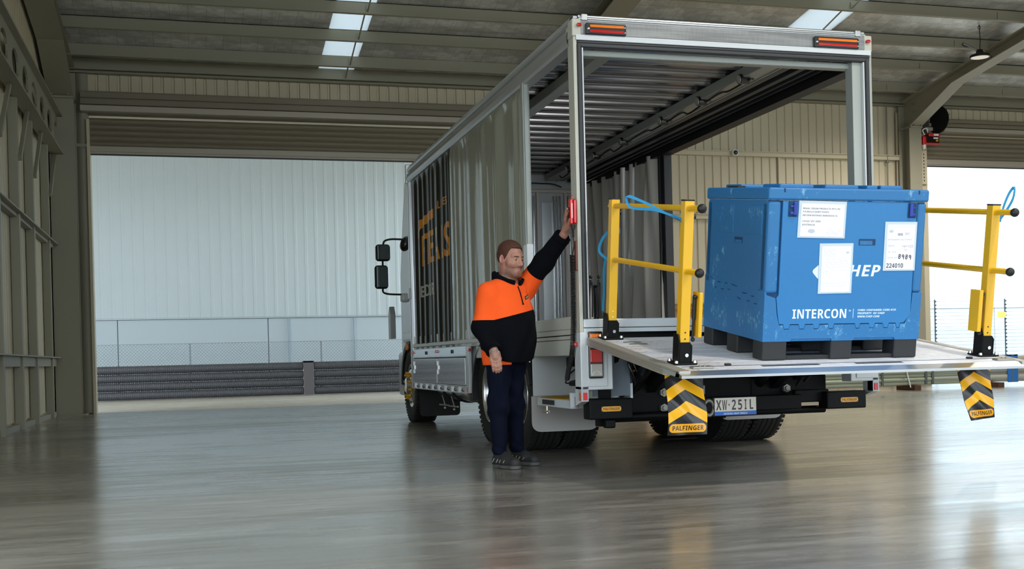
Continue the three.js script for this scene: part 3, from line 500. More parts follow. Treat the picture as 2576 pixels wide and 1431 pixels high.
// ---- tool boxes on the left side
{
  const b = sub('tool_box', truck);
  part('body', [B(0.01, 0.55, 0.47, 0.955, -6.58, -3.6)], M.truckWhite, b);
  part('top_band', [RB(-0.004, 0.02, 0.868, 0.958, -6.6, -3.54, 0.004), RB(-0.012, 0.01, 0.855, 0.868, -6.56, -3.62, 0.004)], M.mirrorPanel, b);
  part('end_frame', [RB(-0.006, 0.03, 0.47, 0.96, -3.64, -3.52, 0.006)], M.truckWhite, b);
  part('end_frame', [RB(-0.006, 0.03, 0.46, 0.96, -6.62, -6.56, 0.006)], M.truckWhite, b);
  for (const [z0, z1] of [[-6.54, -5.13], [-5.08, -3.68]]) { const d = sub('box_door', truck); part('door', [RB(-0.008, 0.012, 0.552, 0.838, z0, z1, 0.005)], M.mirrorPanel, d); part('door_frame', [RB(-0.002, 0.014, 0.84, 0.852, z0, z1, 0.003), RB(-0.004, 0.014, 0.545, 0.553, z0, z1, 0.002)], M.seal, d);
    part('hinge', [rod([-0.014, 0.66, z0 + 0.03], [-0.014, 0.81, z0 + 0.03], 0.012), RB(-0.022, -0.006, 0.71, 0.76, z0 + 0.02, z0 + 0.09, 0.004)], M.alloyPlain, d); }
  part('cell_rail', [RB(-0.008, 0.02, 0.532, 0.545, -6.56, -3.62, 0.002), RB(-0.008, 0.02, 0.462, 0.474, -6.56, -3.62, 0.002), B(0.02, 0.03, 0.462, 0.545, -6.56, -3.62)], M.alloyPlain, b);
  const nc = 8; for (let i = 0; i <= nc; i++) { const z = -6.52 + i * (2.86 / nc); part('cell_divider', [RB(-0.008, 0.02, 0.47, 0.535, z - 0.012, z + 0.012, 0.003)], M.alloyPlain, b); if (i < nc) part('rope_hook', [hose([[0.015, 0.51, z + 0.12], [-0.004, 0.5, z + 0.15], [-0.004, 0.485, z + 0.19], [0.015, 0.49, z + 0.2]], 0.005, 10, 6)], M.plasticDark, b); }
  for (const z of [-6.58, -5.1, -3.45]) part('side_marker_lamp', [RB(-0.028, 0.0, 0.905, 0.935, z - 0.03, z + 0.03, 0.008)], M.redLens, truck);
  for (const z of [-6.58, -3.6]) part('orange_reflector', [RB(-0.012, -0.004, 0.48, 0.53, z - 0.012, z + 0.012, 0.002)], M.orangeReflector, truck);
  for (const z of [-5.72, -4.28]) part('box_latch', [RB(-0.02, -0.004, 0.89, 0.93, z - 0.01, z + 0.01, 0.003)], M.plasticDark, b);
}
// fuel tank with straps, dark tank behind it
{
  const t = sub('fuel_tank', truck);
  part('shell', [rod([0.32, 0.57, -5.7], [0.32, 0.57, -4.45], 0.235, 0.235, 36), ...[-5.7, -4.45].map((z) => new THREE.SphereGeometry(0.235, 30, 12).scale(1, 1, 0.22).translate(0.32, 0.57, z))], M.polished, t);
  for (const z of [-5.35, -4.85]) { part('strap', [new THREE.TorusGeometry(0.24, 0.012, 8, 40).translate(0.32, 0.57, z)], M.black, t); part('strap_bolt', [rod([0.1, 0.4, z], [0.14, 0.27, z - 0.02], 0.007, 0.007, 8), rod([0.08, 0.29, z - 0.06], [0.17, 0.28, z + 0.03], 0.01, 0.01, 8), ball([0.13, 0.25, z], 0.016, 8)], M.alloyPlain, t); }
  part('air_tank', [rod([0.62, 0.52, -4.3], [0.62, 0.52, -3.5], 0.24, 0.24, 28)], M.black, truck);
}
// ---- wheels
function tyreGeo(r, w, rimR) { const p = [[rimR, -w * 0.42], [rimR + 0.012, -w * 0.47], [r * 0.8, -w * 0.5], [r * 0.93, -w * 0.48], [r * 0.985, -w * 0.41]]; for (let k = 0; k < 5; k++) { const a = -0.4 + k * 0.165; p.push([r, w * a], [r, w * (a + 0.13)], [r - 0.012, w * (a + 0.138)], [r - 0.012, w * (a + 0.158)]); } p.push([r * 0.985, w * 0.41], [r * 0.93, w * 0.48], [r * 0.8, w * 0.5], [rimR + 0.012, w * 0.47], [rimR, w * 0.42]); const g = new THREE.LatheGeometry(p.map((q) => new THREE.Vector2(...q)), 64); return g.rotateZ(Math.PI / 2); }
function lugs(r, w) { const gs = []; for (let i = 0; i < 56; i++) { const a = i / 56 * Math.PI * 2; for (const s of [-1, 1]) gs.push(new THREE.BoxGeometry(0.03, 0.012, 0.03).translate(s * w * 0.44, r * 0.985, 0).rotateX(a)); } return gs; }
const TY = tyreGeo(0.49, 0.3, 0.285), TLUG = join(lugs(0.49, 0.3));
function wheel(name, x, z, out, kind) {     // out: -1 faces left, 1 faces right
  const w = sub(name, truck, [x, 0.49, z]);
  same('tyre', TY, M.tyre, w, [0, 0, 0]); same('tread_lugs', TLUG, M.tyre, w, [0, 0, 0]);
  const lathe = (pts) => new THREE.LatheGeometry(pts.map(([r, d]) => new THREE.Vector2(r, d)), 48).rotateZ(-out * Math.PI / 2);
  if (kind === 'dish') part('rim', [lathe([[0.286, 0.12], [0.292, 0.145], [0.28, 0.145], [0.262, 0.12], [0.25, 0.02], [0.2, -0.06], [0.15, -0.08], [0.13, -0.06], [0.12, 0.0], [0.08, 0.04], [0.0, 0.045]])], M.polished, w);
  else part('rim', [lathe([[0.286, 0.1], [0.292, 0.135], [0.28, 0.138], [0.255, 0.1], [0.24, 0.11], [0.2, 0.15], [0.15, 0.165], [0.12, 0.165], [0.11, 0.2], [0.08, 0.215], [0, 0.22]])], M.polished, w);
  part('hub_core', [rod([-0.14, 0, 0], [0.1, 0, 0], 0.27, 0.27, 32)].map((g) => g.scale(out < 0 ? 0.5 : 0.5, 1, 1)), M.black, w);
  for (let i = 0; i < 10; i++) { const a = i / 10 * Math.PI * 2, R = 0.165, d = kind === 'dish' ? -0.05 : 0.165; part('wheel_nut', [rod([out * d, R * Math.cos(a), R * Math.sin(a)], [out * (d + (kind === 'dish' ? 0.06 : 0.045)), R * Math.cos(a), R * Math.sin(a)], 0.022, 0.015, 8)], kind === 'dish' ? M.chrome : M.yellowNut, w); }
  if (kind !== 'dish') for (let i = 0; i < 8; i++) { const a = (i + 0.5) / 8 * Math.PI * 2; part('hand_hole', [rod([out * 0.12, 0.228 * Math.cos(a), 0.228 * Math.sin(a)], [out * 0.132, 0.228 * Math.cos(a), 0.228 * Math.sin(a)], 0.024, 0.024, 12)], M.black, w); }
}
wheel('front_wheel', 0.19, -7.08, -1, 'front'); wheel('front_wheel', 2.31, -7.08, 1, 'front');
for (const z of [-2.88, -1.85]) { wheel('rear_wheel', 0.19, z, -1, 'dish'); wheel('rear_wheel', 0.51, z, 1, 'dish'); wheel('rear_wheel', 1.99, z, -1, 'dish'); wheel('rear_wheel', 2.31, z, 1, 'dish'); part('axle', [rod([0.3, 0.49, z], [2.2, 0.49, z], 0.075), new THREE.SphereGeometry(0.2, 20, 14).translate(1.25, 0.49, z)], M.black, truck); }
part('axle', [rod([0.3, 0.49, -7.08], [2.2, 0.49, -7.08], 0.06)], M.black, truck);
for (const x of [0.85, 1.57]) part('chassis_rail', [B(x, x + 0.08, 0.7, 0.98, -9, -0.35)], M.black, truck);
for (let z = -6.3; z < -0.3; z += 0.6) part('cross_bearer', [B(0.1, 2.4, 0.98, 1.06, z, z + 0.06)], M.black, truck);
// fenders over the rear wheels
{
  const arc = (zc, r0, r1, a0, a1) => { const o = []; for (let i = 0; i <= 24; i++) { const a = a0 + (a1 - a0) * i / 24; o.push([zc + r1 * Math.cos(a), 0.49 + r1 * Math.sin(a)]); } for (let i = 24; i >= 0; i--) { const a = a0 + (a1 - a0) * i / 24; o.push([zc + r0 * Math.cos(a), 0.49 + r0 * Math.sin(a)]); } return toX(slab(o, 0.66)); };
  for (const x of [0.0, 1.84]) { part('wheel_guard', [arc(-2.88, 0.52, 0.555, Math.PI * 0.5, Math.PI * 1.02).translate(x, -0.05, 0), arc(-1.85, 0.5, 0.53, 0.3, Math.PI * 0.5).translate(x, -0.05, 0), B(x, x + 0.66, 0.962, 0.995, -2.88, -1.85)], M.plasticDark, truck); }
  const flap = (x0, x1, y0, y1, r) => { const s = new THREE.Shape(); s.moveTo(x0, y1); s.lineTo(x0, y0 + r); s.quadraticCurveTo(x0, y0, x0 + r, y0); s.lineTo(x1 - r, y0); s.quadraticCurveTo(x1, y0, x1, y0 + r); s.lineTo(x1, y1); s.closePath(); return new THREE.ExtrudeGeometry(s, { depth: 0.006, bevelEnabled: false, curveSegments: 8 }); };
  part('mud_flap', [flap(-0.03, 0.56, 0.2, 0.5, 0.09).translate(0, 0, -1.2)], M.flapPlastic, truck, { label: 'pale translucent mud flap' });
  part('mud_flap', [flap(1.69, 2.3, 0.235, 0.5, 0.09).translate(0, 0, -1.2)], M.flapPlastic, truck, { label: 'pale translucent mud flap' });
  part('front_mud_flap', [flap(0.05, 0.58, 0.1, 0.6, 0.06).translate(0, 0, -6.5)], M.rubber, truck);
  part('front_mud_flap', [flap(1.92, 2.45, 0.1, 0.6, 0.06).translate(0, 0, -6.5)], M.rubber, truck);
}
// step and recess ahead of the rear corner
{
  const s = sub('side_step', truck);
  const tray = (y0, y1, inset) => { const g = slab([[0.0 + inset, 1.12 - inset * 0.4], [0 + inset, 0.27 + inset], [0.46, 0.27 + inset], [0.46, 1.27 - inset], [0.07 + inset, 1.27 - inset]], y1 - y0); g.rotateX(-Math.PI / 2); g.translate(0, y0, 0); return g; };
  part('tray', [tray(0.43, 0.492, 0)], M.truckWhite, s);
  part('grip_mat', [tray(0.492, 0.497, 0.025)], M.yellowMat, s);
  part('back_upstand', [B(0.42, 0.44, 0.49, 0.56, -1.25, -0.27)], std('#8d8778', 0.7, 0.1), s);
  part('end_lip', [B(0.0, 0.46, 0.44, 0.55, -0.28, -0.26)], M.truckWhite, s);
  part('tray_slot', [RB(-0.003, 0.004, 0.443, 0.482, -0.98, -0.66, 0.002)], M.black, s);
  part('catch', [rod([0.02, 0.43, -0.92], [0.02, 0.37, -0.92], 0.012), rod([-0.005, 0.385, -0.95], [0.03, 0.385, -0.9], 0.01)], M.chrome, s);
  part('hinge_bracket', [B(0.03, 0.2, 0.44, 0.52, -0.25, -0.14), rod([0.02, 0.475, -0.18], [0.04, 0.475, -0.18], 0.018)], M.galv, truck);
  const r = sub('stowage_recess', truck);
  part('back_panel', [B(0.44, 0.46, 0.5, 0.95, -1.27, -0.14)], M.truckWhite, r);
  part('end_panel', [B(0.01, 0.46, 0.5, 0.95, -1.28, -1.26)], M.truckWhite, r);
  part('divider', [B(0.18, 0.46, 0.5, 0.83, -0.52, -0.44)], M.putty, r);
  part('rear_liner', [B(0.06, 0.46, 0.52, 0.83, -0.16, -0.14)], std('#6f7a86', 0.5, 0.1), r);
  part('bulb_holder', [RB(0.3, 0.4, 0.74, 0.82, -1.25, -1.15, 0.01), hose([[0.38, 0.78, -1.05], [0.34, 0.72, -1.12], [0.28, 0.66, -1.2]], 0.008, 12, 6), RB(0.36, 0.44, 0.74, 0.8, -1.08, -0.98, 0.01)], M.black, r);
  part('cable_junction', [RB(0.04, 0.15, 0.58, 0.68, -0.22, -0.1, 0.015), rod([0.03, 0.62, -0.33], [0.06, 0.63, -0.2], 0.02, 0.03), RB(0.05, 0.1, 0.68, 0.72, -0.24, -0.2, 0.006)], M.black, truck);
}
// ---- cab and mirrors (mostly hidden in front of the body)
{
  const c = sub('cab', truck);
  const o = [[-6.85, 1.0], [-6.85, 3.3], [-7.0, 3.52], [-7.4, 3.6], [-8.5, 3.4], [-8.75, 2.8], [-9.0, 2.1], [-9.02, 0.95], [-8.2, 0.95], [-7.7, 1.08], [-7.08, 1.18], [-6.95, 1.0]];
  part('shell', [toX(slab(o, 1.8, 0.06)).translate(0.35, 0, 0)], M.truckWhite, c);
  for (const x of [0.28, 2.2]) part('side_window', [toX(slab([[-8.1, 2.0], [-7.2, 2.0], [-7.2, 2.8], [-8.0, 2.8]], 0.01)).translate(x, 0, 0)], M.glass, c);
  part('windscreen', [bar([1.25, 3.0, -8.83], [1.25, 2.2, -9.08], 1.7, 0.01)], M.glass, c);
  part('roof_fairing_opening', [RB(0.5, 2.0, 3.35, 3.7, -6.82, -6.74, 0.05)], std('#6d736c', 0.6, 0), c);
  part('front_bumper', [RB(0.25, 2.25, 0.3, 0.95, -9.15, -8.6, 0.05)], M.truckWhite, c);
  part('wheel_arch', [toX(slab((() => { const a = []; for (let i = 0; i <= 20; i++) { const t = Math.PI * (0.05 + 0.95 * i / 20); a.push([-7.08 + 0.62 * Math.cos(t), 0.5 + 0.58 * Math.sin(t)]); } for (let i = 20; i >= 0; i--) { const t = Math.PI * (0.05 + 0.95 * i / 20); a.push([-7.08 + 0.55 * Math.cos(t), 0.49 + 0.51 * Math.sin(t)]); } return a; })(), 0.36)).translate(0.03, 0, 0)], M.plasticDark, c);
  part('arch_cover', [RB(0.02, 0.4, 1.06, 1.2, -7.5, -6.8, 0.05)], M.truckWhite, c);
  part('air_deflector', [toX(slab([[-8.6, 1.15], [-8.6, 1.5], [-8.5, 1.6], [-8.42, 1.5], [-8.42, 1.15]], 0.06, 0.008)).translate(0.03, 0, 0)], M.truckGrey, c);
  part('lamp_bracket', [RB(0.0, 0.12, 0.97, 1.06, -7.0, -6.85, 0.01)], M.black, truck);
  part('amber_side_lamp', [new THREE.SphereGeometry(0.045, 16, 12).scale(0.5, 1, 1).translate(-0.01, 1.0, -6.95)], M.amberLens, truck);
  const m = (name, x0, x1, y0, y1) => { const k = sub(name, truck); part('mirror_shell', [RB(x0, x1, y0, y1, -8.32, -8.2, 0.045, 4)], M.black, k); part('mirror_glass', [RB(x0 + 0.022, x1 - 0.016, y0 + 0.02, y1 - 0.02, -8.202, -8.194, 0.004)], M.mirrorGlass, k); };
  m('upper_mirror', -0.195, 0.012, 2.25, 2.49); m('lower_mirror', -0.215, -0.025, 1.855, 2.19);
  part('mirror_arm', [hose([[0.28, 2.56, -8.25], [0.0, 2.56, -8.25], [-0.07, 2.53, -8.25], [-0.085, 2.46, -8.26]], 0.014, 24, 8), rod([-0.09, 2.46, -8.27], [-0.1, 1.85, -8.27], 0.014), hose([[-0.1, 1.88, -8.26], [-0.1, 1.81, -8.25], [-0.05, 1.785, -8.25], [0.2, 1.77, -8.25]], 0.014, 24, 8)], M.black, truck);
  part('arm_bracket', [RB(0.15, 0.28, 1.66, 1.79, -8.34, -8.2, 0.04)], M.truckWhite, truck);
  part('kerb_mirror', [new THREE.SphereGeometry(0.12, 20, 14).scale(0.65, 0.95, 0.8).rotateZ(-0.4).translate(0.24, 2.5, -8.25)], M.blackGloss, truck);
}
// ---- hand controller held by the man, with its coiled lead
{
  const t = thing('hand_controller', 'red handheld lift controller held against the rear post', 'controller', [-0.03, 1.795, -0.012]);
  part('front_shell', [RB(-0.027, -0.002, 0.0, 0.19, -0.026, 0.026, 0.02, 4)], M.redPhone, t);
  part('back_shell', [RB(0.001, 0.024, 0.006, 0.186, -0.026, 0.027, 0.019, 4)], M.redPhone, t);
  part('label_strip', [RB(-0.02, -0.008, 0.045, 0.155, 0.0245, 0.0275, 0.003)], std('#f0b6b4', 0.5, 0), t);
  part('hanger_loop', [new THREE.TorusGeometry(0.01, 0.0025, 6, 18).scale(0.8, 1.6, 1).translate(0, 0.2, 0)], M.redPhone, t);
  for (const y of [0.06, 0.12]) part('button', [rod([-0.026, y, 0], [-0.031, y, 0], 0.012, 0.01, 14)], M.black, t);
  part('cable_gland', [rod([0, 0.0, 0], [0, -0.03, 0], 0.013, 0.011)], M.black, t);
  const gl = []; for (let k = 0; k < 7; k++) gl.push(new THREE.TorusGeometry(0.008, 0.003, 6, 14).rotateX(Math.PI / 2).translate(0, -0.035 - k * 0.009, 0)); part('strain_relief', [rod([0, -0.03, 0], [0, -0.11, 0], 0.006, 0.005, 10), ...gl], M.black, t);
  const curve = new THREE.CatmullRomCurve3([[0.0, -0.22, -0.035], [0.002, -0.45, -0.04], [0.002, -0.75, -0.06], [0.0, -0.95, -0.1], [0.002, -1.07, -0.19], [0.015, -1.14, -0.27]].map((p) => V(...p)));
  const fr = curve.computeFrenetFrames(600), turns = 92, pts = []; for (let i = 0; i <= 1900; i++) { const u = i / 1900, k = Math.round(u * 600), p = curve.getPointAt(u), a = u * turns * Math.PI * 2, r = 0.0155; pts.push(p.addScaledVector(fr.normals[k], r * Math.cos(a)).addScaledVector(fr.binormals[k], r * Math.sin(a))); }
  part('coiled_lead', [new THREE.TubeGeometry(new THREE.CatmullRomCurve3(pts), 1500, 0.0042, 5, false)], M.black, t);
  part('straight_lead', [hose([[0, -0.1, 0], [0.002, -0.16, 0.0], [0.0, -0.2, -0.02], [0.002, -0.24, -0.035]], 0.0045, 20, 6)], M.black, t);
  part('plug_lead', [hose([[0.015, -1.14, -0.27], [0.02, -1.17, -0.32], [0.045, -1.17, -0.28], [0.08, -1.165, -0.2]], 0.006, 24, 6)], M.black, t);
  const h = part('controller_bracket', [RB(-0.012, 0.006, 1.46, 1.68, -0.055, -0.015, 0.004)], std('#7a4a40', 0.5, 0.2), truck); h.userData.label = 'rusty red controller bracket on the post';
}
// ================================================================== tail lift
const TILT = 0.146, PW = 2.5, PD = 1.697, P0 = [0.037, 0.959, 0.036];
const nP = V(0, Math.cos(TILT), Math.sin(TILT)), dP = V(0, -Math.sin(TILT), Math.cos(TILT));
const onDeck = (a, b, h = 0) => V(P0[0] + a, P0[1], P0[2]).addScaledVector(dP, b).addScaledVector(nP, h);
const oval = (c, x, y, w, h, fill) => { c.fillStyle = fill; c.beginPath(); const r = h / 2; c.moveTo(x + r, y); c.lineTo(x + w - r, y); c.arc(x + w - r, y + r, r, -Math.PI / 2, Math.PI / 2); c.lineTo(x + r, y + h); c.arc(x + r, y + r, r, Math.PI / 2, Math.PI * 1.5); c.fill(); };
const fitText = (c, s, x, y, w, h, font = 'bold') => { c.save(); c.font = `${font} 100px sans-serif`; const m = c.measureText(s).width; c.translate(x, y); c.scale(w / m, h / 73); c.fillText(s, 0, 0); c.restore(); };
function badge(c, x, y, w, h, bg = '#f2a81c') { oval(c, x, y, w, h, bg); c.fillStyle = '#2a1608'; fitText(c, 'PALFINGER', x + w * 0.075, y + h * 0.76, w * 0.85, h * 0.54); }
const logoPrint = print(512, 128, (c, w, h) => { c.fillStyle = '#17181b'; c.fillRect(0, 0, w, h); badge(c, 8, 8, w - 16, h - 16); });
const flagPrint = print(512, 768, (c, w, h) => {
  c.fillStyle = '#14151a'; c.fillRect(0, 0, w, h); c.fillStyle = '#ffb80c';
  const band = (y, t) => { c.beginPath(); c.moveTo(w / 2, y); c.lineTo(w, y + 140); c.lineTo(w, y + 140 + t); c.lineTo(w / 2, y + t); c.lineTo(0, y + 140 + t); c.lineTo(0, y + 140); c.fill(); };
  band(-160, 110); band(90, 135); band(360, 130); badge(c, 14, 632, w - 28, 104);
});
const platePrint = print(1024, 390, (c, w, h) => {
  c.fillStyle = '#faf0e2'; c.fillRect(0, 0, w, h); c.fillStyle = '#1f6fd6'; c.fillRect(0, h * 0.76, w, h * 0.24);
  c.strokeStyle = '#14161a'; c.lineWidth = 16; c.strokeRect(6, 6, w - 12, h - 12);
  c.fillStyle = '#1f1814'; [['X', 45, 130], ['W', 190, 120], ['2', 415, 115], ['5', 565, 115], ['I', 725, 60], ['L', 835, 110]].forEach(([t, x, ww]) => fitText(c, t, x, h * 0.685, ww, 215));
  c.beginPath(); c.moveTo(358, 130); c.lineTo(374, 160); c.lineTo(358, 190); c.lineTo(342, 160); c.fill();
  c.fillStyle = '#e8f2fb'; fitText(c, 'NATIONAL HEAVY VEHICLE', 225, h * 0.935, 570, 40);
});
const front = (g, w, h, x0, y0) => { const p = g.attributes.position, uv = g.attributes.uv; for (let i = 0; i < p.count; i++) uv.setXY(i, (p.getX(i) - x0) / w, (p.getY(i) - y0) / h); return g; };
const lift = thing('tail_lift', 'aluminium tail lift platform tilted down behind the truck with black lift frame', 'tail lift');
{
  const pf = sub('platform', lift, P0); pf.rotation.x = TILT;
  const n = 8, d0 = 0.02, d1 = 1.47, w = (d1 - d0) / n;
  const pl = metreUV(join([RB(0.075, PW - 0.075, -0.03, 0, 0.002, w - 0.003, 0.002, 1)]), 1);
  const deckTex = noiseTex(1024, 256, [[40, 6, 1], [160, 40, 1], [300, 120, 1]], (v, u) => { const dirt = ss(0.3, 0.06, u) * ss(0.5, 0.62, v) * 0.6; return tint(dirt, tint(ss(0.2, 0.8, v), [222, 224, 230], [248, 249, 252]), [150, 118, 92]); });
  const alu = [0, 1, 2].map((k) => { const t = deckTex.clone(); t.repeat.set(1 / 2.5, 4); t.offset.set(0, k * 0.3); t.needsUpdate = true; return std(['#ffffff', '#f3f4f6', '#fbfbfd'][k], 0.5, 0.12, { map: t, bumpMap: rep(T.speck, 4, 4), bumpScale: 0.0006 }); });
  for (let i = 0; i < n; i++) same('deck_plank', pl, alu[i % 3], pf, [0, 0, d0 + i * w]);
  part('outer_plank', [RB(0.02, PW - 0.02, -0.028, 0, 1.475, 1.62, 0.003)], alu[0], pf, { uv: 1 });
  part('front_edge', [slabX([[1.62, 0], [1.697, -0.018], [1.697, -0.034], [1.6, -0.036]], 0, PW)], M.alloyPlain, pf);
  for (const x of [0, PW - 0.075]) { part('side_edge', [RB(x, x + 0.075, -0.012, 0.004, 0, 1.66, 0.003), ...[0, 1, 2].map((k) => RB(x + (x ? 0.06 : 0), x + (x ? 0.075 : 0.015), -0.026 - k * 0.013, -0.014 - k * 0.013, 0, 1.42 + 0.0 * k, 0.003)), B(x + 0.005, x + 0.07, -0.055, -0.012, 0, 1.42)], std('#bdb8ac', 0.45, 0.6), pf); part('edge_tip', [B(x, x + 0.075, -0.036, -0.012, 1.42, 1.66)], M.truckGrey, pf); }
  part('underside', [B(0.05, PW - 0.05, -0.055, -0.03, 0.0, 1.5)], M.alloyPlain, pf);
  for (const [a, b] of [[0.62, 1.02], [1.28, 1.62]]) part('anti_slip_strip', [B(a, b, 0, 0.002, 1.5, 1.535)], M.seal, pf);
  part('groove_line', [B(0.1, PW - 0.1, -0.002, 0.0012, 1.466, 1.474)], M.seal, pf);
  for (const [x, z] of [[0.2, 1.54], [2.36, 1.56]]) part('deck_lamp', [RB(x - 0.07, x + 0.07, -0.004, 0.014, z - 0.03, z + 0.03, 0.012), ball([x - 0.01, 0.014, z], 0.009, 8), ball([x + 0.02, 0.014, z], 0.009, 8)], M.galv, pf);
  for (const [x, z] of [[0.24, 0.3], [0.25, 0.4]]) part('foot_switch', [new THREE.CylinderGeometry(0.055, 0.06, 0.006, 6).scale(1.3, 1, 0.5).translate(x, 0.003, z)], M.galv, pf);
  for (const [x, z] of [[0.42, 1.45], [2.18, 1.45]]) part('latch_pin', [RB(x - 0.02, x + 0.02, 0, 0.012, z - 0.012, z + 0.012, 0.004)], M.plasticDark, pf);
  part('hinge_rail', [RB(0.12, PW - 0.12, -0.06, -0.005, -0.03, 0.005, 0.01)], M.galv, pf);
}
function slabX(zy, x0, x1) { return toX(slab(zy, x1 - x0)).translate(x0, 0, 0); }
// warning flags
for (const [x0, x1, lab, bend] of [[0.087, 0.35, 'black and yellow chevron flag under the near left corner', 0.02], [2.215, 2.48, 'black and yellow chevron flag bent to one side at the right', 0.09]]) {
  const f = sub('warning_flag', lift), y1 = x0 < 1 ? 0.72 : 0.70, y0 = x0 < 1 ? 0.318 : 0.335, w = x1 - x0;
  const curl = bend > 0.05 ? 1 : 0, sh = (o) => grid(24, 40, (u, v) => { const t = 1 - v, t3 = t * t * t; return [x0 + w * (0.5 + (u - 0.5) * (1 - 0.2 * curl * t * t)) + curl * 0.05 * t3 + (1 - curl) * 0.004 * Math.sin(v * 6), y0 + (y1 - y0) * v - curl * 0.015 * t3 * (0.5 - u), 1.36 + 0.02 * Math.sin(v * 4 + u) + curl * 0.05 * t3 * (0.4 - u) + 0.006 * Math.sin(u * 9 + v * 13) * (1 - Math.abs(u - 0.5)) + o]; });
  part('printed_face', [sh(0)], phy('#ffffff', 0.28, 0, { map: flagPrint, clearcoat: 0.45, clearcoatRoughness: 0.15, specularIntensity: 0.5, side: THREE.DoubleSide }), f, { label: lab });
  part('backing', [sh(-0.004)], phy('#14151a', 0.35, 0, DS), f);
}
// lift frame under the truck
part('torsion_beam', [RB(0.3, 2.2, 0.46, 0.64, -0.5, -0.28, 0.02)], M.blackPaint, lift);
for (const x of [0.66, 1.72]) {
  part('lift_arm', [bar([x, 0.58, -0.35], [x, 0.86, 0.2], 0.07, 0.16), bar([x, 0.86, 0.2], [x, 0.84, 0.5], 0.06, 0.08)], M.blackPaint, lift);
  part('lift_cylinder', [rod([x - 0.12, 0.5, -0.45], [x - 0.12, 0.78, 0.05], 0.05, 0.05, 18), rod([x - 0.12, 0.78, 0.05], [x - 0.12, 0.86, 0.2], 0.022, 0.022, 12)], M.blackGloss, lift);
  part('tilt_cylinder', [rod([x + 0.12, 0.62, -0.4], [x + 0.12, 0.8, 0.1], 0.045, 0.045, 18), rod([x + 0.12, 0.8, 0.1], [x + 0.12, 0.87, 0.24], 0.02, 0.02, 12)], M.blackGloss, lift);
  part('pivot_plate', [RB(x - 0.2, x + 0.2, 0.34, 0.62, -0.3, -0.27, 0.01)], M.blackPaint, lift);
  for (const y of [0.41, 0.53]) part('pivot_bolt', [rod([x + 0.1, y, -0.27], [x + 0.1, y, -0.24], 0.034, 0.034, 6), rod([x + 0.1, y, -0.24], [x + 0.1, y, -0.225], 0.018)], M.galv, lift);
}
part('motor_box', [RB(0.95, 1.5, 0.62, 0.9, -0.6, -0.35, 0.02)], M.plasticDark, lift);
part('white_cover', [RB(1.25, 1.62, 0.7, 0.86, -0.32, -0.3, 0.01)], std('#9aa3ab', 0.5, 0.1), lift);
part('hydraulic_hoses', [hose([[0.45, 0.9, -0.2], [0.42, 0.75, -0.1], [0.48, 0.6, -0.15], [0.4, 0.5, -0.25]], 0.012, 30, 8), hose([[0.5, 0.92, -0.22], [0.47, 0.77, -0.14], [0.53, 0.62, -0.17], [0.5, 0.5, -0.3]], 0.012, 30, 8), hose([[1.85, 0.85, -0.2], [1.9, 0.7, -0.1], [1.88, 0.55, -0.2]], 0.012, 30, 8), hose([[1.97, 0.85, -0.2], [2.0, 0.7, -0.12], [1.95, 0.58, -0.2]], 0.012, 30, 8)], M.blackGloss, lift);
part('diagonal_stay', [bar([2.02, 0.8, -0.05], [1.9, 0.52, -0.4], 0.1, 0.03)], M.blackPaint, lift); part('diagonal_stay', [bar([0.34, 0.86, -0.1], [0.3, 0.55, -0.3], 0.03, 0.03)], M.blackPaint, lift);
part('underrun_tube', [rod([0.3, 0.36, -0.16], [2.1, 0.36, -0.16], 0.03), rod([0.25, 0.33, -0.3], [1.3, 0.33, -0.3], 0.02)], M.blackPaint, lift);
for (const [x0, x1, y0, y1] of [[0.058, 0.403, 0.354, 0.508], [2.035, 2.383, 0.364, 0.502]]) {
  const b = sub('underrun_bumper', lift); part('bumper', [RB(x0, x1, y0, y1, -0.14, 0.0, 0.012)], M.blackPaint, b);
  const xm = (x0 + x1) / 2 + (x0 < 1 ? 0 : 0.02), ym = (y0 + y1) / 2, g = RB(xm - 0.08, xm + 0.08, ym - 0.021, ym + 0.021, 0, 0.003, 0.002); part('logo_badge', [front(clean(g), 0.16, 0.042, xm - 0.08, ym - 0.021)], std('#ffffff', 0.4, 0, { map: logoPrint }), b);
  part('bumper_arm', [B((x0 + x1) / 2 - 0.05, (x0 + x1) / 2 + 0.05, y0 - (x0 < 1 ? 0.06 : -0.02), y1 + (x0 < 1 ? 0.1 : -0.02), -0.22, -0.13), ...(x0 < 1 ? [RB((x0 + x1) / 2 - 0.03, (x0 + x1) / 2 + 0.05, y0 - 0.07, y0 - 0.002, -0.12, -0.04, 0.015)] : [])], M.blackPaint, b);
}
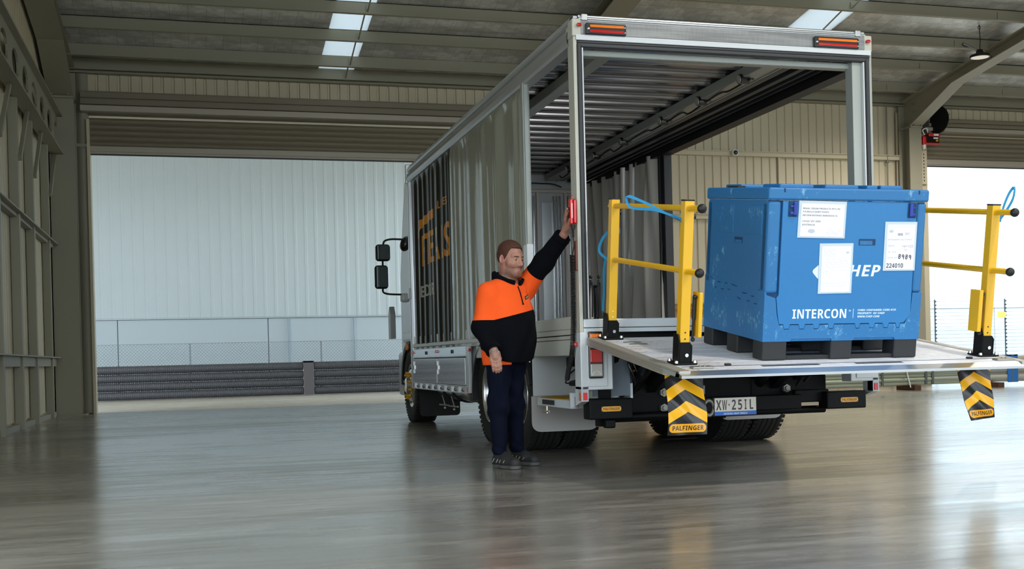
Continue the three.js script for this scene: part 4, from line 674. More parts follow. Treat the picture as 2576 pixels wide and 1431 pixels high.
{
  const b = sub('underrun_bumper', lift); part('bumper', [RB(1.0, 1.81, 0.375, 0.49, -0.1, 0.0, 0.01)], M.blackPaint, b);
  part('side_bar', [RB(1.8, 2.1, 0.42, 0.52, -0.14, -0.08, 0.01)], M.blackPaint, b);
  const np = sub('number_plate', lift); const g = RB(1.054, 1.411, 0.345, 0.487, 0.012, 0.02, 0.004); part('plate', [front(clean(g), 0.357, 0.142, 1.054, 0.345)], std('#ffffff', 0.35, 0, { map: platePrint }), np, { label: 'number plate with blue strip' });
  part('plate_frame', [RB(1.05, 1.415, 0.34, 0.491, -0.002, 0.011, 0.006)], M.black, np);
  part('rating_plate', [front(clean(RB(0.93, 1.11, 0.505, 0.575, -0.26, -0.25, 0.004)), 0.18, 0.07, 0.93, 0.505)], std('#ffffff', 0.4, 0.2, { map: print(512, 200, (c, w, h) => { c.fillStyle = '#8b8d8c'; c.fillRect(0, 0, w, h); c.strokeStyle = '#2a2a2a'; c.lineWidth = 4; c.strokeRect(30, 40, w - 110, 70); c.fillStyle = '#26262a'; fitText(c, 'PALFINGER', 50, 96, 330, 42); }) }), lift);
  part('shackle', [new THREE.TorusGeometry(0.04, 0.012, 8, 20).scale(1, 1.4, 1).translate(1.02, 0.41, 0.0)], M.galv, lift);
  part('notice_stickers', [RB(0.062, 0.1, 0.515, 0.57, -0.05, -0.045, 0.002)], std('#8c8b80', 0.6, 0), lift);
}
// ---- guard rails standing on the platform
function guardRail(a, label, extra) {
  const base = onDeck(a, 0), t = thing('guard_rail', label, 'guard rail', base.toArray(), 'guard rails on the tail lift'); t.rotation.x = TILT;
  for (const z of [0.075, 1.34]) {
    const f = z > 1;
    part('post', [RB(-0.032, 0.032, 0.05, 1.01, z - 0.032, z + 0.032, 0.006)], M.yellow, t); part('post_cap', [RB(-0.033, 0.033, 1.008, 1.018, z - 0.033, z + 0.033, 0.004)], M.plasticDark, t);
    const br = sub('foot_bracket', t, [0, 0, z]);
    part('bracket_side', [toX(slab([[-0.045, 0.01], [0.045, 0.01], [0.045, 0.15], [0.02, 0.19], [-0.045, 0.19]], 0.006)).translate(-0.046, 0, 0), slab([[-0.036, 0.01], [0.046, 0.01], [0.046, 0.12], [0.03, 0.14], [-0.036, 0.14]], 0.006).translate(0, 0, 0.036), toX(slab([[-0.045, 0.01], [0.045, 0.01], [0.045, 0.12], [-0.045, 0.12]], 0.006)).translate(0.04, 0, 0)], M.blackPaint, br);
    part('base_plate', [RB(-0.075, 0.075, 0.002, 0.014, -0.065, 0.07, 0.004)], M.blackPaint, br);
    for (const [x, q] of [[-0.062, -0.05], [0.062, -0.05], [-0.062, 0.056], [0.062, 0.056]]) part('bolt', [rod([x, 0.014, q], [x, 0.028, q], 0.014, 0.011, 6)], M.chrome, br);
    part('pivot_bolt', [rod([0.008, 0.06, 0.042], [0.008, 0.06, 0.052], 0.012, 0.012, 8)], M.chrome, br);
    for (const y of f ? [0.16, 0.2] : [0.165, 0.205]) part('rivet_hole', [rod([0.0, y, z + 0.031], [0.0, y, z + 0.034], 0.005, 0.005, 10)], f ? M.black : M.white, t);
    part('rubber_stop', [rod([0.032, 0.915, z], [0.052, 0.915, z], 0.018, 0.016, 14)], M.black, t);
  }
  for (const y of [0.58, 0.965]) {
    part('rail', [rod([0.0, y, 0.0], [0.0, y, 1.54], 0.0195, 0.0195, 20)], M.yellow, t);
    part('rail_end_cap', [new THREE.SphereGeometry(0.029, 20, 14).scale(1, 1, 0.9).translate(0, y, 1.545)], M.black, t);
    part('rail_end_cap', [rod([0, y, -0.012], [0, y, 0.0], 0.02, 0.02)], M.chrome, t);
  }
  extra(t); return t;
}
const loop = (pts, w, n = 50) => { const c = new THREE.CatmullRomCurve3(pts.map((p) => V(...p))); return grid(n, 1, (u, v) => { const p = c.getPointAt(u), k = c.getTangentAt(u), side = new THREE.Vector3().crossVectors(k, V(0.3, 0.2, 1).normalize()).normalize(); return p.addScaledVector(side, (v - 0.5) * w).toArray(); }); };
const strut = (t, s) => { part('locking_strut', [rod([s * 0.06, 0.42, 1.36], [s * 0.055, 0.16, 1.36], 0.008, 0.008, 10), rod([s * 0.06, 0.42, 1.36], [s * 0.058, 0.28, 1.36], 0.012, 0.012, 12), ball([s * 0.06, 0.42, 1.365], 0.016, 10), ball([s * 0.056, 0.155, 1.365], 0.014, 10)], M.black, t); part('strut_guard', [RB(s > 0 ? 0.075 : -0.105, s > 0 ? 0.1 : -0.075, 0.17, 0.45, 1.3, 1.4, 0.005)], M.yellow, t); };
guardRail(0.16, 'yellow tubular guard rail left of the blue crate', (t) => {
  strut(t, 1);
  part('webbing_loop', [loop([[-0.03, 0.88, 1.34], [-0.08, 0.93, 1.2], [-0.18, 1.0, 1.05], [-0.26, 1.03, 0.98], [-0.25, 0.97, 1.0], [-0.14, 0.95, 1.15], [-0.035, 0.9, 1.33]], 0.022)], M.webbing, t);
  part('webbing_strap', [loop([[-0.04, 0.58, 0.05], [-0.09, 0.64, 0.03], [-0.05, 0.75, 0.03], [0.02, 0.8, 0.04], [0.06, 0.79, 0.03], [0.03, 0.72, 0.03]], 0.022), loop([[-0.04, 0.6, 0.04], [-0.05, 0.5, 0.03], [-0.045, 0.35, 0.03], [-0.05, 0.2, 0.03]], 0.02)], M.webbing, t);
});
guardRail(2.37, 'yellow tubular guard rail right of the blue crate', (t) => {
  strut(t, -1);
  part('webbing_loop', [loop([[0.04, 0.9, 1.36], [0.06, 1.0, 1.36], [0.11, 1.1, 1.35], [0.14, 1.13, 1.35], [0.13, 1.06, 1.36], [0.08, 0.97, 1.36], [0.04, 0.92, 1.36]], 0.022)], M.webbing, t);
});
// ================================================================== the blue crate
{
  const t = thing('pallet_crate', 'large scuffed blue plastic pallet crate with lid, standing on the tail lift', 'crate', onDeck(0.721, 1.324, 0.0015).toArray());
  t.rotation.set(TILT, -0.021, 0);
  const W = 1.13, D = 0.926, Y1 = 0.124, Y2 = 1.02, Y3 = 1.1;
  // base and feet
  const foot = (x0, x1, z0, z1) => part('foot', [RB(x0, x1, 0, Y1 + 0.01, z0, z1, 0.012)], M.pallet, t, { uv: 1 });
  const fx = [[0.004, 0.175], [0.49, 0.645], [0.955, W - 0.004]], fz = [[-0.15, -0.004], [-0.54, -0.38], [-D + 0.004, -D + 0.15]];
  for (const [a, b] of fx) for (const [c, d] of fz) foot(a, b, c, d);
  for (const [c, d] of fz) part('skid', [RB(0.05, W - 0.05, 0, 0.028, c + 0.02, d - 0.02, 0.006)], M.pallet, t);
  part('base_deck', [RB(0.012, W - 0.012, Y1 - 0.004, 0.2, -D + 0.012, -0.012, 0.01)], M.blue, t, { uv: 1 });
  part('inner_wall', [B(0.012, W - 0.012, 0.19, Y2, -D + 0.012, -0.012)], M.groove, t);
  // front: corner posts, lower rim with teeth, door
  const teeth = (x0, x1, y, h, list) => { const o = [[x0, y]]; for (const [a, b] of list) o.push([a, y], [a + 0.008, y - h], [b - 0.008, y - h], [b, y]); o.push([x1, y]); return o; };
  const tl = [[0.14, 0.185], [0.25, 0.292], [0.352, 0.395], [0.46, 0.5], [0.655, 0.69], [0.757, 0.798], [0.86, 0.9], [0.955, 0.985]];
  const door = [[0.1, Y2 - 0.004], ...teeth(0.1, 1.01, 0.236, 0.03, tl), [1.055, 0.29], [1.055, Y2 - 0.004]]; door[1] = [0.1, 0.42]; door.splice(2, 0, [0.085, 0.4], [0.1, 0.29], [0.112, 0.236]);
  const doorPrint = print(1536, 1280, (c, w, h) => {
    const dw = 1.0, dh = 0.84, X = (x) => (x - 0.08) / dw * w, Y = (y) => (1.03 - y) / dh * h; c.fillStyle = '#2878b6'; c.fillRect(0, 0, w, h);
    let s = 7; const R = () => (s = (s * 16807) % 2147483647) / 2147483647;
    for (let i = 0; i < 260; i++) { c.strokeStyle = `rgba(190,220,240,${0.03 + 0.07 * R()})`; c.lineWidth = 1 + R() * 1.5; const x = R() * w, y = R() * h; c.beginPath(); c.moveTo(x, y); c.lineTo(x + (R() - 0.5) * 60, y + R() * 50); c.stroke(); }
    c.fillStyle = '#e6f0f7'; fitText(c, 'INTERCON', X(0.197), Y(0.27), X(0.592) - X(0.197), Y(0.268) - Y(0.328)); fitText(c, 'TM', X(0.602), Y(0.312), 24, 15);
    c.fillRect(X(0.634), Y(0.33), 5, Y(0.27) - Y(0.33));
    ['CUBIC CONTAINER: CODE 4131', 'PROPERTY  OF CHEP', 'WWW.CHEP.COM'].forEach((l, i) => fitText(c, l, X(0.667), Y(0.314 - i * 0.021), [0.284, 0.2, 0.163][i] / dw * w, 20));
    // chevron mark and slanted letters
    c.save(); c.beginPath(); const P = (x, y) => [X(x), Y(y)]; const pts = [[0.45, 0.628], [0.36, 0.628], [0.318, 0.58], [0.36, 0.52], [0.45, 0.52]]; c.lineJoin = 'round'; c.lineWidth = 52; c.strokeStyle = '#dfeaf2'; c.moveTo(...P(0.47, 0.606)); c.lineTo(...P(0.385, 0.606)); c.lineTo(...P(0.345, 0.572)); c.lineTo(...P(0.375, 0.54)); c.lineTo(...P(0.47, 0.54)); c.stroke(); c.restore();
    c.save(); c.transform(1, 0, -0.22, 1, X(0.5), Y(0.54)); c.fillStyle = '#e6f0f7'; fitText(c, 'CHEP', 0, 0, X(0.81) - X(0.5), Y(0.54) - Y(0.615)); c.restore();
  });
  const fg = clean(slab(door, 0.008, 0.003)); front(fg, 1.0, 0.84, 0.08, 0.19);
  part('door_panel', [fg.translate(0, 0, -0.011)], phy('#ffffff', 0.42, 0, { map: doorPrint }), t);
  part('lower_rim', [slab([[0, Y1], [0.19, Y1], [0.2, Y1 + 0.016], [0.485, Y1 + 0.016], [0.492, Y1], [0.645, Y1], [0.652, Y1 + 0.016], [0.945, Y1 + 0.016], [0.955, Y1], [W, Y1], [W, 0.43], [1.066, 0.43], [1.06, 0.3], [1.02, 0.226], ...[...tl].reverse().flatMap(([a, b]) => [[b + 0.004, 0.226], [b - 0.004, 0.198], [a + 0.004, 0.198], [a - 0.004, 0.226]]), [0.108, 0.226], [0.09, 0.29], [0.075, 0.4], [0, 0.425]], 0.01, 0.002).translate(0, 0, -0.012)], M.blue, t, { uv: 1 });
  for (const [a, b] of [[0, 0.088], [1.062, W]]) part('corner_post', [RB(a, b, 0.432, Y2 - 0.003, -0.09, 0.001, 0.02)], M.blue, t, { uv: 1 });
  for (const [a, b] of [[0, 0.09], [1.04, W]]) part('corner_post', [RB(a, b, 0.432, Y2 - 0.003, -D - 0.001, -D + 0.09, 0.02)], M.blue, t, { uv: 1 });
  for (const [x, s] of [[0.135, 1], [0.99, -1]]) { const l = sub('latch', t); part('latch_plate', [RB(x, x + 0.062, 0.918, 1.016, -0.002, 0.006, 0.004)], M.groove, l); part('latch_lever', [RB(x + (s > 0 ? 0.03 : 0.006), x + (s > 0 ? 0.056 : 0.034), 0.924, 1.012, 0.004, 0.02, 0.008), RB(x + 0.008, x + 0.05, 0.93, 0.95, 0.004, 0.014, 0.005), RB(x + 0.008, x + 0.05, 0.975, 0.99, 0.004, 0.014, 0.005)], M.latchBlue, l); }
  part('hand_notch', [RB(0.645, 0.768, 0.739, 0.782, -0.006, 0.0016, 0.004)], M.groove, t); part('notch_tongue', [RB(0.652, 0.745, 0.742, 0.77, -0.004, 0.0024, 0.003)], M.blue, t);
  // left and right sides: upper and lower boards meeting in a toothed joint
  const join1 = [[-0.03, 0.452], [-0.1, 0.452], [-0.108, 0.36], [-0.15, 0.36], [-0.155, 0.405], [-0.2, 0.405], [-0.205, 0.37], [-0.25, 0.37], [-0.256, 0.415], [-0.33, 0.415], [-0.34, 0.37], [-0.4, 0.38], [-0.406, 0.45], [-0.5, 0.46], [-0.506, 0.42], [-0.55, 0.42], [-0.556, 0.46], [-0.6, 0.46], [-0.606, 0.415], [-0.66, 0.415], [-0.666, 0.46], [-0.72, 0.46], [-0.726, 0.42], [-0.76, 0.42], [-0.766, 0.47], [-0.9, 0.5]];
  for (const s of [0, 1]) {
    const up = [...join1, [-0.9, Y2 - 0.003], [-0.03, Y2 - 0.003]], dn = [...join1.map(([z, y]) => [z, y - 0.008]), [-D + 0.001, 0.49], [-D + 0.001, Y1], [-0.01, Y1], [-0.01, 0.444]];
    const put = (o) => toX(slab(o, 0.012, 0.002)).translate(s ? W - 0.014 : 0.002, 0, 0);
    part('side_board', [put(up)], M.blue, t, { uv: 1 }); part('side_lower_board', [put(dn)], M.blue, t, { uv: 1 });
    for (const [z0, z1] of [[-0.36, -0.08], [-0.78, -0.5]]) part('side_panel', [RB(s ? W - 0.002 : -0.003, s ? W + 0.003 : 0.002, 0.8, 0.985, z0, z1, 0.002)], M.blueLid, t, { uv: 1 });
    part('side_notch', [RB(s ? W - 0.002 : -0.0025, s ? W + 0.0025 : 0.002, 0.735, 0.775, -0.47, -0.35, 0.002)], M.groove, t);
    part('notch_tongue', [RB(s ? W - 0.002 : -0.004, s ? W + 0.004 : 0.002, 0.735, 0.757, -0.46, -0.36, 0.0015)], M.blueLid, t);
  }
  part('rear_wall', [B(0.08, W - 0.08, Y1, Y2, -D + 0.0, -D + 0.014)], M.blue, t, { uv: 1 });
  // lid
  const lid = sub('lid', t);
  part('lid_shell', [RB(-0.008, W + 0.008, Y2 + 0.002, Y3, -D - 0.008, 0.01, 0.014, 3)], M.blueLid, lid, { uv: 1 });
  for (const [a, b] of [[0.1, 0.34], [0.42, 0.66], [0.72, 0.8], [0.82, 0.98]]) for (const [c, d] of [[-0.3, -0.06], [-0.86, -0.62]]) part('stacking_lug', [RB(a, b, Y3 - 0.006, Y3 + 0.024, c, d, 0.01)], M.blueLid, lid, { uv: 1 });
  for (const x of [0.1, 1.06]) part('lid_slot', [RB(x - 0.006, x + 0.006, Y3 - 0.03, Y3 - 0.005, 0.006, 0.0115, 0.002)], M.groove, lid);
  part('dark_lug', [RB(0.02, 0.08, Y3 - 0.004, Y3 + 0.012, -0.66, -0.5, 0.005)], M.pallet, lid);
  // paper labels in clear pouches
  const pouch = (x0, x1, y0, y1, draw, lab, tilt = 0) => { const w = x1 - x0, h = y1 - y0, p = sub('document_pouch', t); p.position.set((x0 + x1) / 2, (y0 + y1) / 2, 0.001); p.rotation.z = tilt; p.userData.label = lab;
    part('clear_sleeve', [RB(-w / 2, w / 2, -h / 2, h / 2, 0, 0.003, 0.001)], M.sleeve, p);
    const tex = print(Math.round(640), Math.round(640 * h / w), draw); const m = 0.018; part('printed_sheet', [front(clean(RB(-w / 2 + m, w / 2 - m * 0.8, -h / 2 + 0.01, h / 2 - m, 0.003, 0.0042, 0.0005)), w - m * 1.8, h - m - 0.01, -w / 2 + m, -h / 2 + 0.01)], std('#ffffff', 0.35, 0, { map: tex }), p); };
  const sun = (c, x, y, r) => { c.fillStyle = '#bfc4d3'; c.beginPath(); c.ellipse(x, y, r, r * 0.55, 0, 0, Math.PI * 2); c.fill(); c.fillStyle = '#c9cede'; for (let i = 0; i < 9; i++) { const a = Math.PI * (1 + i / 8); c.fillRect(x + Math.cos(a) * r * 1.5 - 3, y + Math.sin(a) * r * 1.1 - 3, 6, 6); } };
  const lines = (c, x, y, w, n, dy) => { c.fillStyle = '#9da1b6'; for (let i = 0; i < n; i++) for (let q = 0; q < w - 20; q += 26) if ((q * 7 + i * 13) % 5) c.fillRect(x + q, y + i * dy, 18, 3); };
  pouch(0.205, 0.542, 0.785, 1.018, (c, w, h) => { c.fillStyle = '#f1f1fa'; c.fillRect(0, 0, w, h); c.fillStyle = '#3e3f4a'; [['REGAL CREAM PRODUCTS PTY LTD', 555, 0.17], ['T/A BULLA DAIRY FOODS', 390, 0.27], ['RM3 RAW MATERIALS WAREHOUSE CO.', 525, 0.38], ['COLAC VIC 3250', 272, 0.56], ['AUSTRALIA', 192, 0.67]].forEach(([s, ww, y]) => fitText(c, s, 20, h * y, ww, 22)); sun(c, 165, h * 0.84, 52); lines(c, 390, h * 0.75, 90, 1, 8); lines(c, 390, h * 0.82, 210, 4, 15); }, 'address sheet in clear pouch', -0.012);
  pouch(0.368, 0.609, 0.43, 0.752, (c, w, h) => { c.fillStyle = '#eff0fb'; c.fillRect(0, 0, w, h); lines(c, 50, 60, 260, 8, 18); sun(c, 560, 120, 36); lines(c, 50, 235, 540, 1, 10); lines(c, 70, 270, 520, 6, 26); c.strokeStyle = '#c4c7d6'; c.lineWidth = 3; c.strokeRect(40, 450, w - 90, 230); lines(c, 50, 465, 100, 2, 14); lines(c, 50, 705, 500, 2, 40); }, 'packing list in clear pouch', 0.012);
  pouch(0.83, 1.065, 0.576, 0.893, (c, w, h) => { c.fillStyle = '#efeffb'; c.fillRect(0, 0, w, h); sun(c, 90, 130, 50); c.strokeStyle = '#c4c7d6'; c.lineWidth = 3; c.strokeRect(175, 60, 440, 175); c.strokeRect(390, 60, 1, 175); c.fillStyle = '#5a5c6e'; for (let i = 0; i < 13; i++) c.fillRect(240 + i * 9, 165, (i * 5) % 7 + 2, 48); fitText(c, '002', 410, 195, 105, 40, ''); c.fillStyle = '#8f93a8'; fitText(c, 'BOYSENBERRY FRUIT RIPPLE', 18, 305, 560, 30, ''); fitText(c, '385250', 30, 425, 150, 32, ''); c.fillStyle = '#5a5c6e'; fitText(c, '14/11/23', 355, 440, 260, 42, ''); c.fillStyle = '#8f93a8'; fitText(c, 'N/A', 410, 505, 75, 30, ''); fitText(c, '16   913', 30, 545, 190, 30, ''); fitText(c, 'Customer code', 15, 650, 240, 30, ''); c.fillStyle = '#3c3d50'; fitText(c, '224010', 8, 835, 400, 88); c.save(); c.translate(285, 600); c.rotate(0.06); c.strokeStyle = '#14142a'; c.lineWidth = 17; c.lineCap = 'round';
    const eight = (x) => { c.beginPath(); c.ellipse(x + 28, -8, 18, 18, 0, 0, 7); c.stroke(); c.beginPath(); c.ellipse(x + 24, 32, 20, 22, 0, 0, 7); c.stroke(); }, nine = (x) => { c.beginPath(); c.ellipse(x + 24, -2, 20, 20, 0, 0, 7); c.moveTo(x + 46, -4); c.lineTo(x + 40, 58); c.stroke(); }; eight(0); nine(82); eight(164); nine(246); c.restore(); lines(c, 15, 905, 580, 2, 16); }, 'batch label with a handwritten number in clear pouch', 0.006);
}
// ================================================================== the man
// surface nets over a signed distance field
function nets(f, lo, hi, cell) {
  const n = [0, 1, 2].map((k) => Math.ceil((hi[k] - lo[k]) / cell) + 1), N = n[0] * n[1] * n[2], F = new Float32Array(N), id = new Int32Array(N).fill(-1), pos = [], idx = [];
  const at = (i, j, k) => (k * n[1] + j) * n[0] + i;
  for (let k = 0; k < n[2]; k++) for (let j = 0; j < n[1]; j++) for (let i = 0; i < n[0]; i++) F[at(i, j, k)] = f(lo[0] + i * cell, lo[1] + j * cell, lo[2] + k * cell);
  for (let k = 0; k < n[2] - 1; k++) for (let j = 0; j < n[1] - 1; j++) for (let i = 0; i < n[0] - 1; i++) {
    let m = 0, c = 0, sx = 0, sy = 0, sz = 0; const v = [];
    for (let q = 0; q < 8; q++) { const val = F[at(i + (q & 1), j + ((q >> 1) & 1), k + (q >> 2))]; v.push(val); if (val < 0) m |= 1 << q; }
    if (m === 0 || m === 255) continue;
    for (let a = 0; a < 8; a++) for (const b of [a | 1, a | 2, a | 4]) if (b !== a && ((m >> a) & 1) !== ((m >> b) & 1)) { const t = v[a] / (v[a] - v[b]); sx += (a & 1) + t * ((b & 1) - (a & 1)); sy += ((a >> 1) & 1) + t * (((b >> 1) & 1) - ((a >> 1) & 1)); sz += (a >> 2) + t * ((b >> 2) - (a >> 2)); c++; }
    id[at(i, j, k)] = pos.length / 3; pos.push(lo[0] + (i + sx / c) * cell, lo[1] + (j + sy / c) * cell, lo[2] + (k + sz / c) * cell);
  }
  const quad = (a, b, c, d, flip) => { if (a < 0 || b < 0 || c < 0 || d < 0) return; flip ? idx.push(a, c, b, a, d, c) : idx.push(a, b, c, a, c, d); };
  for (let k = 1; k < n[2] - 1; k++) for (let j = 1; j < n[1] - 1; j++) for (let i = 1; i < n[0] - 1; i++) {
    const s = F[at(i, j, k)] < 0;
    if (s !== F[at(i + 1, j, k)] < 0) quad(id[at(i, j - 1, k - 1)], id[at(i, j, k - 1)], id[at(i, j, k)], id[at(i, j - 1, k)], !s);
    if (s !== F[at(i, j + 1, k)] < 0) quad(id[at(i - 1, j, k - 1)], id[at(i - 1, j, k)], id[at(i, j, k)], id[at(i, j, k - 1)], !s);
    if (s !== F[at(i, j, k + 1)] < 0) quad(id[at(i - 1, j - 1, k)], id[at(i, j - 1, k)], id[at(i, j, k)], id[at(i - 1, j, k)], !s);
  }
  const g = new THREE.BufferGeometry(); g.setAttribute('position', new THREE.Float32BufferAttribute(pos, 3)); g.setIndex(idx);
  const nor = new Float32Array(pos.length), e = cell * 0.5; for (let i = 0; i < pos.length; i += 3) { const [x, y, z] = [pos[i], pos[i + 1], pos[i + 2]]; const a = f(x + e, y, z) - f(x - e, y, z), b = f(x, y + e, z) - f(x, y - e, z), c = f(x, y, z + e) - f(x, y, z - e), l = Math.hypot(a, b, c) || 1; nor[i] = a / l; nor[i + 1] = b / l; nor[i + 2] = c / l; }
  g.setAttribute('normal', new THREE.BufferAttribute(nor, 3)); g.setAttribute('uv', new THREE.Float32BufferAttribute(new Float32Array(pos.length / 3 * 2).map((_, q) => q % 2 ? pos[(q >> 1) * 3 + 1] * 2 : (pos[(q >> 1) * 3] + pos[(q >> 1) * 3 + 2]) * 2), 2)); return g;
}
// cut a mesh along g(x,y,z) = 0: returns [g >= 0, g < 0]
function cut(geo, g) {
  const h = geo.index ? geo.toNonIndexed() : geo, P = h.attributes.position, Nn = h.attributes.normal, U = h.attributes.uv, out = [[], []];
  const vert = (i) => [P.getX(i), P.getY(i), P.getZ(i), Nn.getX(i), Nn.getY(i), Nn.getZ(i), U.getX(i), U.getY(i)], mix = (a, b, t) => a.map((v, k) => v + (b[k] - v) * t);
  for (let i = 0; i < P.count; i += 3) {
    const v = [vert(i), vert(i + 1), vert(i + 2)], s = v.map((q) => g(q[0], q[1], q[2]));
    for (const side of [0, 1]) { const poly = [], ins = (q) => side ? q < 0 : q >= 0; for (let k = 0; k < 3; k++) { const a = v[k], b = v[(k + 1) % 3], sa = s[k], sb = s[(k + 1) % 3]; if (ins(sa)) poly.push(a); if (ins(sa) !== ins(sb)) poly.push(mix(a, b, sa / (sa - sb))); } for (let k = 2; k < poly.length; k++) out[side].push(poly[0], poly[k - 1], poly[k]); }
  }
  return out.map((l) => { const q = new THREE.BufferGeometry(); q.setAttribute('position', new THREE.Float32BufferAttribute(l.flatMap((a) => a.slice(0, 3)), 3)); q.setAttribute('normal', new THREE.Float32BufferAttribute(l.flatMap((a) => a.slice(3, 6)), 3)); q.setAttribute('uv', new THREE.Float32BufferAttribute(l.flatMap((a) => a.slice(6, 8)), 2)); return q; });
}
const smin = (a, b, k) => { const h = Math.max(k - Math.abs(a - b), 0) / k; return Math.min(a, b) - h * h * k * 0.25; };
const smax = (a, b, k) => -smin(-a, -b, k);
function cap(x, y, z, a, b, ra, rb) { const dx = b[0] - a[0], dy = b[1] - a[1], dz = b[2] - a[2], t = Math.max(0, Math.min(1, ((x - a[0]) * dx + (y - a[1]) * dy + (z - a[2]) * dz) / (dx * dx + dy * dy + dz * dz))); return Math.hypot(x - a[0] - dx * t, y - a[1] - dy * t, z - a[2] - dz * t) - (ra + (rb - ra) * t); }
const chain = (list, k) => (x, y, z) => { let d = 9; for (const [a, b, ra, rb] of list) d = smin(d, cap(x, y, z, a, b, ra, rb), k); return d; };
// body axes: he faces right and towards us
const FW = [0.42, 0, 0.9075], LT = [0.9075, 0, -0.42];
const at3 = (c, f, l, u) => [c[0] + FW[0] * f + LT[0] * l, c[1] + u, c[2] + FW[2] * f + LT[2] * l];
// ellipsoid-ish distance in body axes
function ell(x, y, z, c, rl, ru, rf) { const dx = x - c[0], dy = y - c[1], dz = z - c[2], f = (dx * FW[0] + dz * FW[2]) / rf, l = (dx * LT[0] + dz * LT[2]) / rl, u = dy / ru, k = Math.hypot(f, l, u), m = Math.min(rl, ru, rf); return (k - 1) * m * (k > 1 ? 1 : 1); }
const J = {
  hipR: [-0.515, 0.84, -0.375], hipL: [-0.385, 0.84, -0.485], kneeR: [-0.545, 0.46, -0.345], kneeL: [-0.385, 0.46, -0.49], ankR: [-0.535, 0.09, -0.36], ankL: [-0.345, 0.09, -0.545],
  pelvis: [-0.45, 0.86, -0.43], chest: [-0.435, 1.22, -0.43], neck: [-0.425, 1.375, -0.44], head: [-0.395, 1.575, -0.42],
  shR: [-0.605, 1.315, -0.345], elR: [-0.665, 1.065, -0.32], wrR: [-0.612, 0.885, -0.19], shL: [-0.262, 1.375, -0.51], elL: [-0.15, 1.553, -0.36], wrL: [-0.052, 1.735, -0.18],
};
const lerp3 = (a, b, t) => a.map((v, k) => v + (b[k] - v) * t);
const wob = (x, y, z) => 0.5 * Math.sin(x * 31 + 2.1 * Math.sin(y * 17)) * Math.sin(y * 23 + z * 19) + 0.5 * Math.sin(y * 41 + x * 13 - z * 29);
const torsoF = (x, y, z, g) => {
  let d = ell(x, y, z, at3(J.chest, 0.0, 0, -0.01), 0.175 + g, 0.22, 0.118 + g);
  d = smin(d, ell(x, y, z, at3(J.pelvis, 0.025, 0, 0.12), 0.175 + g, 0.25, 0.135 + g), 0.12);
  d = smin(d, cap(x, y, z, lerp3(J.neck, J.shR, 0.1), J.shR, 0.06 + g, 0.062 + g), 0.06);
  d = smin(d, cap(x, y, z, lerp3(J.neck, J.shL, 0.1), J.shL, 0.06 + g, 0.062 + g), 0.06); return d;
};
const armsF = (x, y, z, g) => { let r = smin(cap(x, y, z, J.shR, J.elR, 0.06 + g, 0.052 + g), cap(x, y, z, J.elR, J.wrR, 0.052 + g, 0.04 + g), 0.05), l = smin(cap(x, y, z, J.shL, J.elL, 0.06 + g, 0.046 + g), cap(x, y, z, J.elL, J.wrL, 0.046 + g, 0.036 + g), 0.05); return [r, l]; };
const legsF = (x, y, z, g) => { const r = smin(cap(x, y, z, J.hipR, J.kneeR, 0.085 + g, 0.062 + g), cap(x, y, z, J.kneeR, J.ankR, 0.06 + g, 0.042 + g), 0.06), l = smin(cap(x, y, z, J.hipL, J.kneeL, 0.085 + g, 0.062 + g), cap(x, y, z, J.kneeL, J.ankL, 0.06 + g, 0.042 + g), 0.06); return [r, l]; };
const man = thing('person', 'man in orange and navy fleece pressing the red controller beside the truck', 'person');
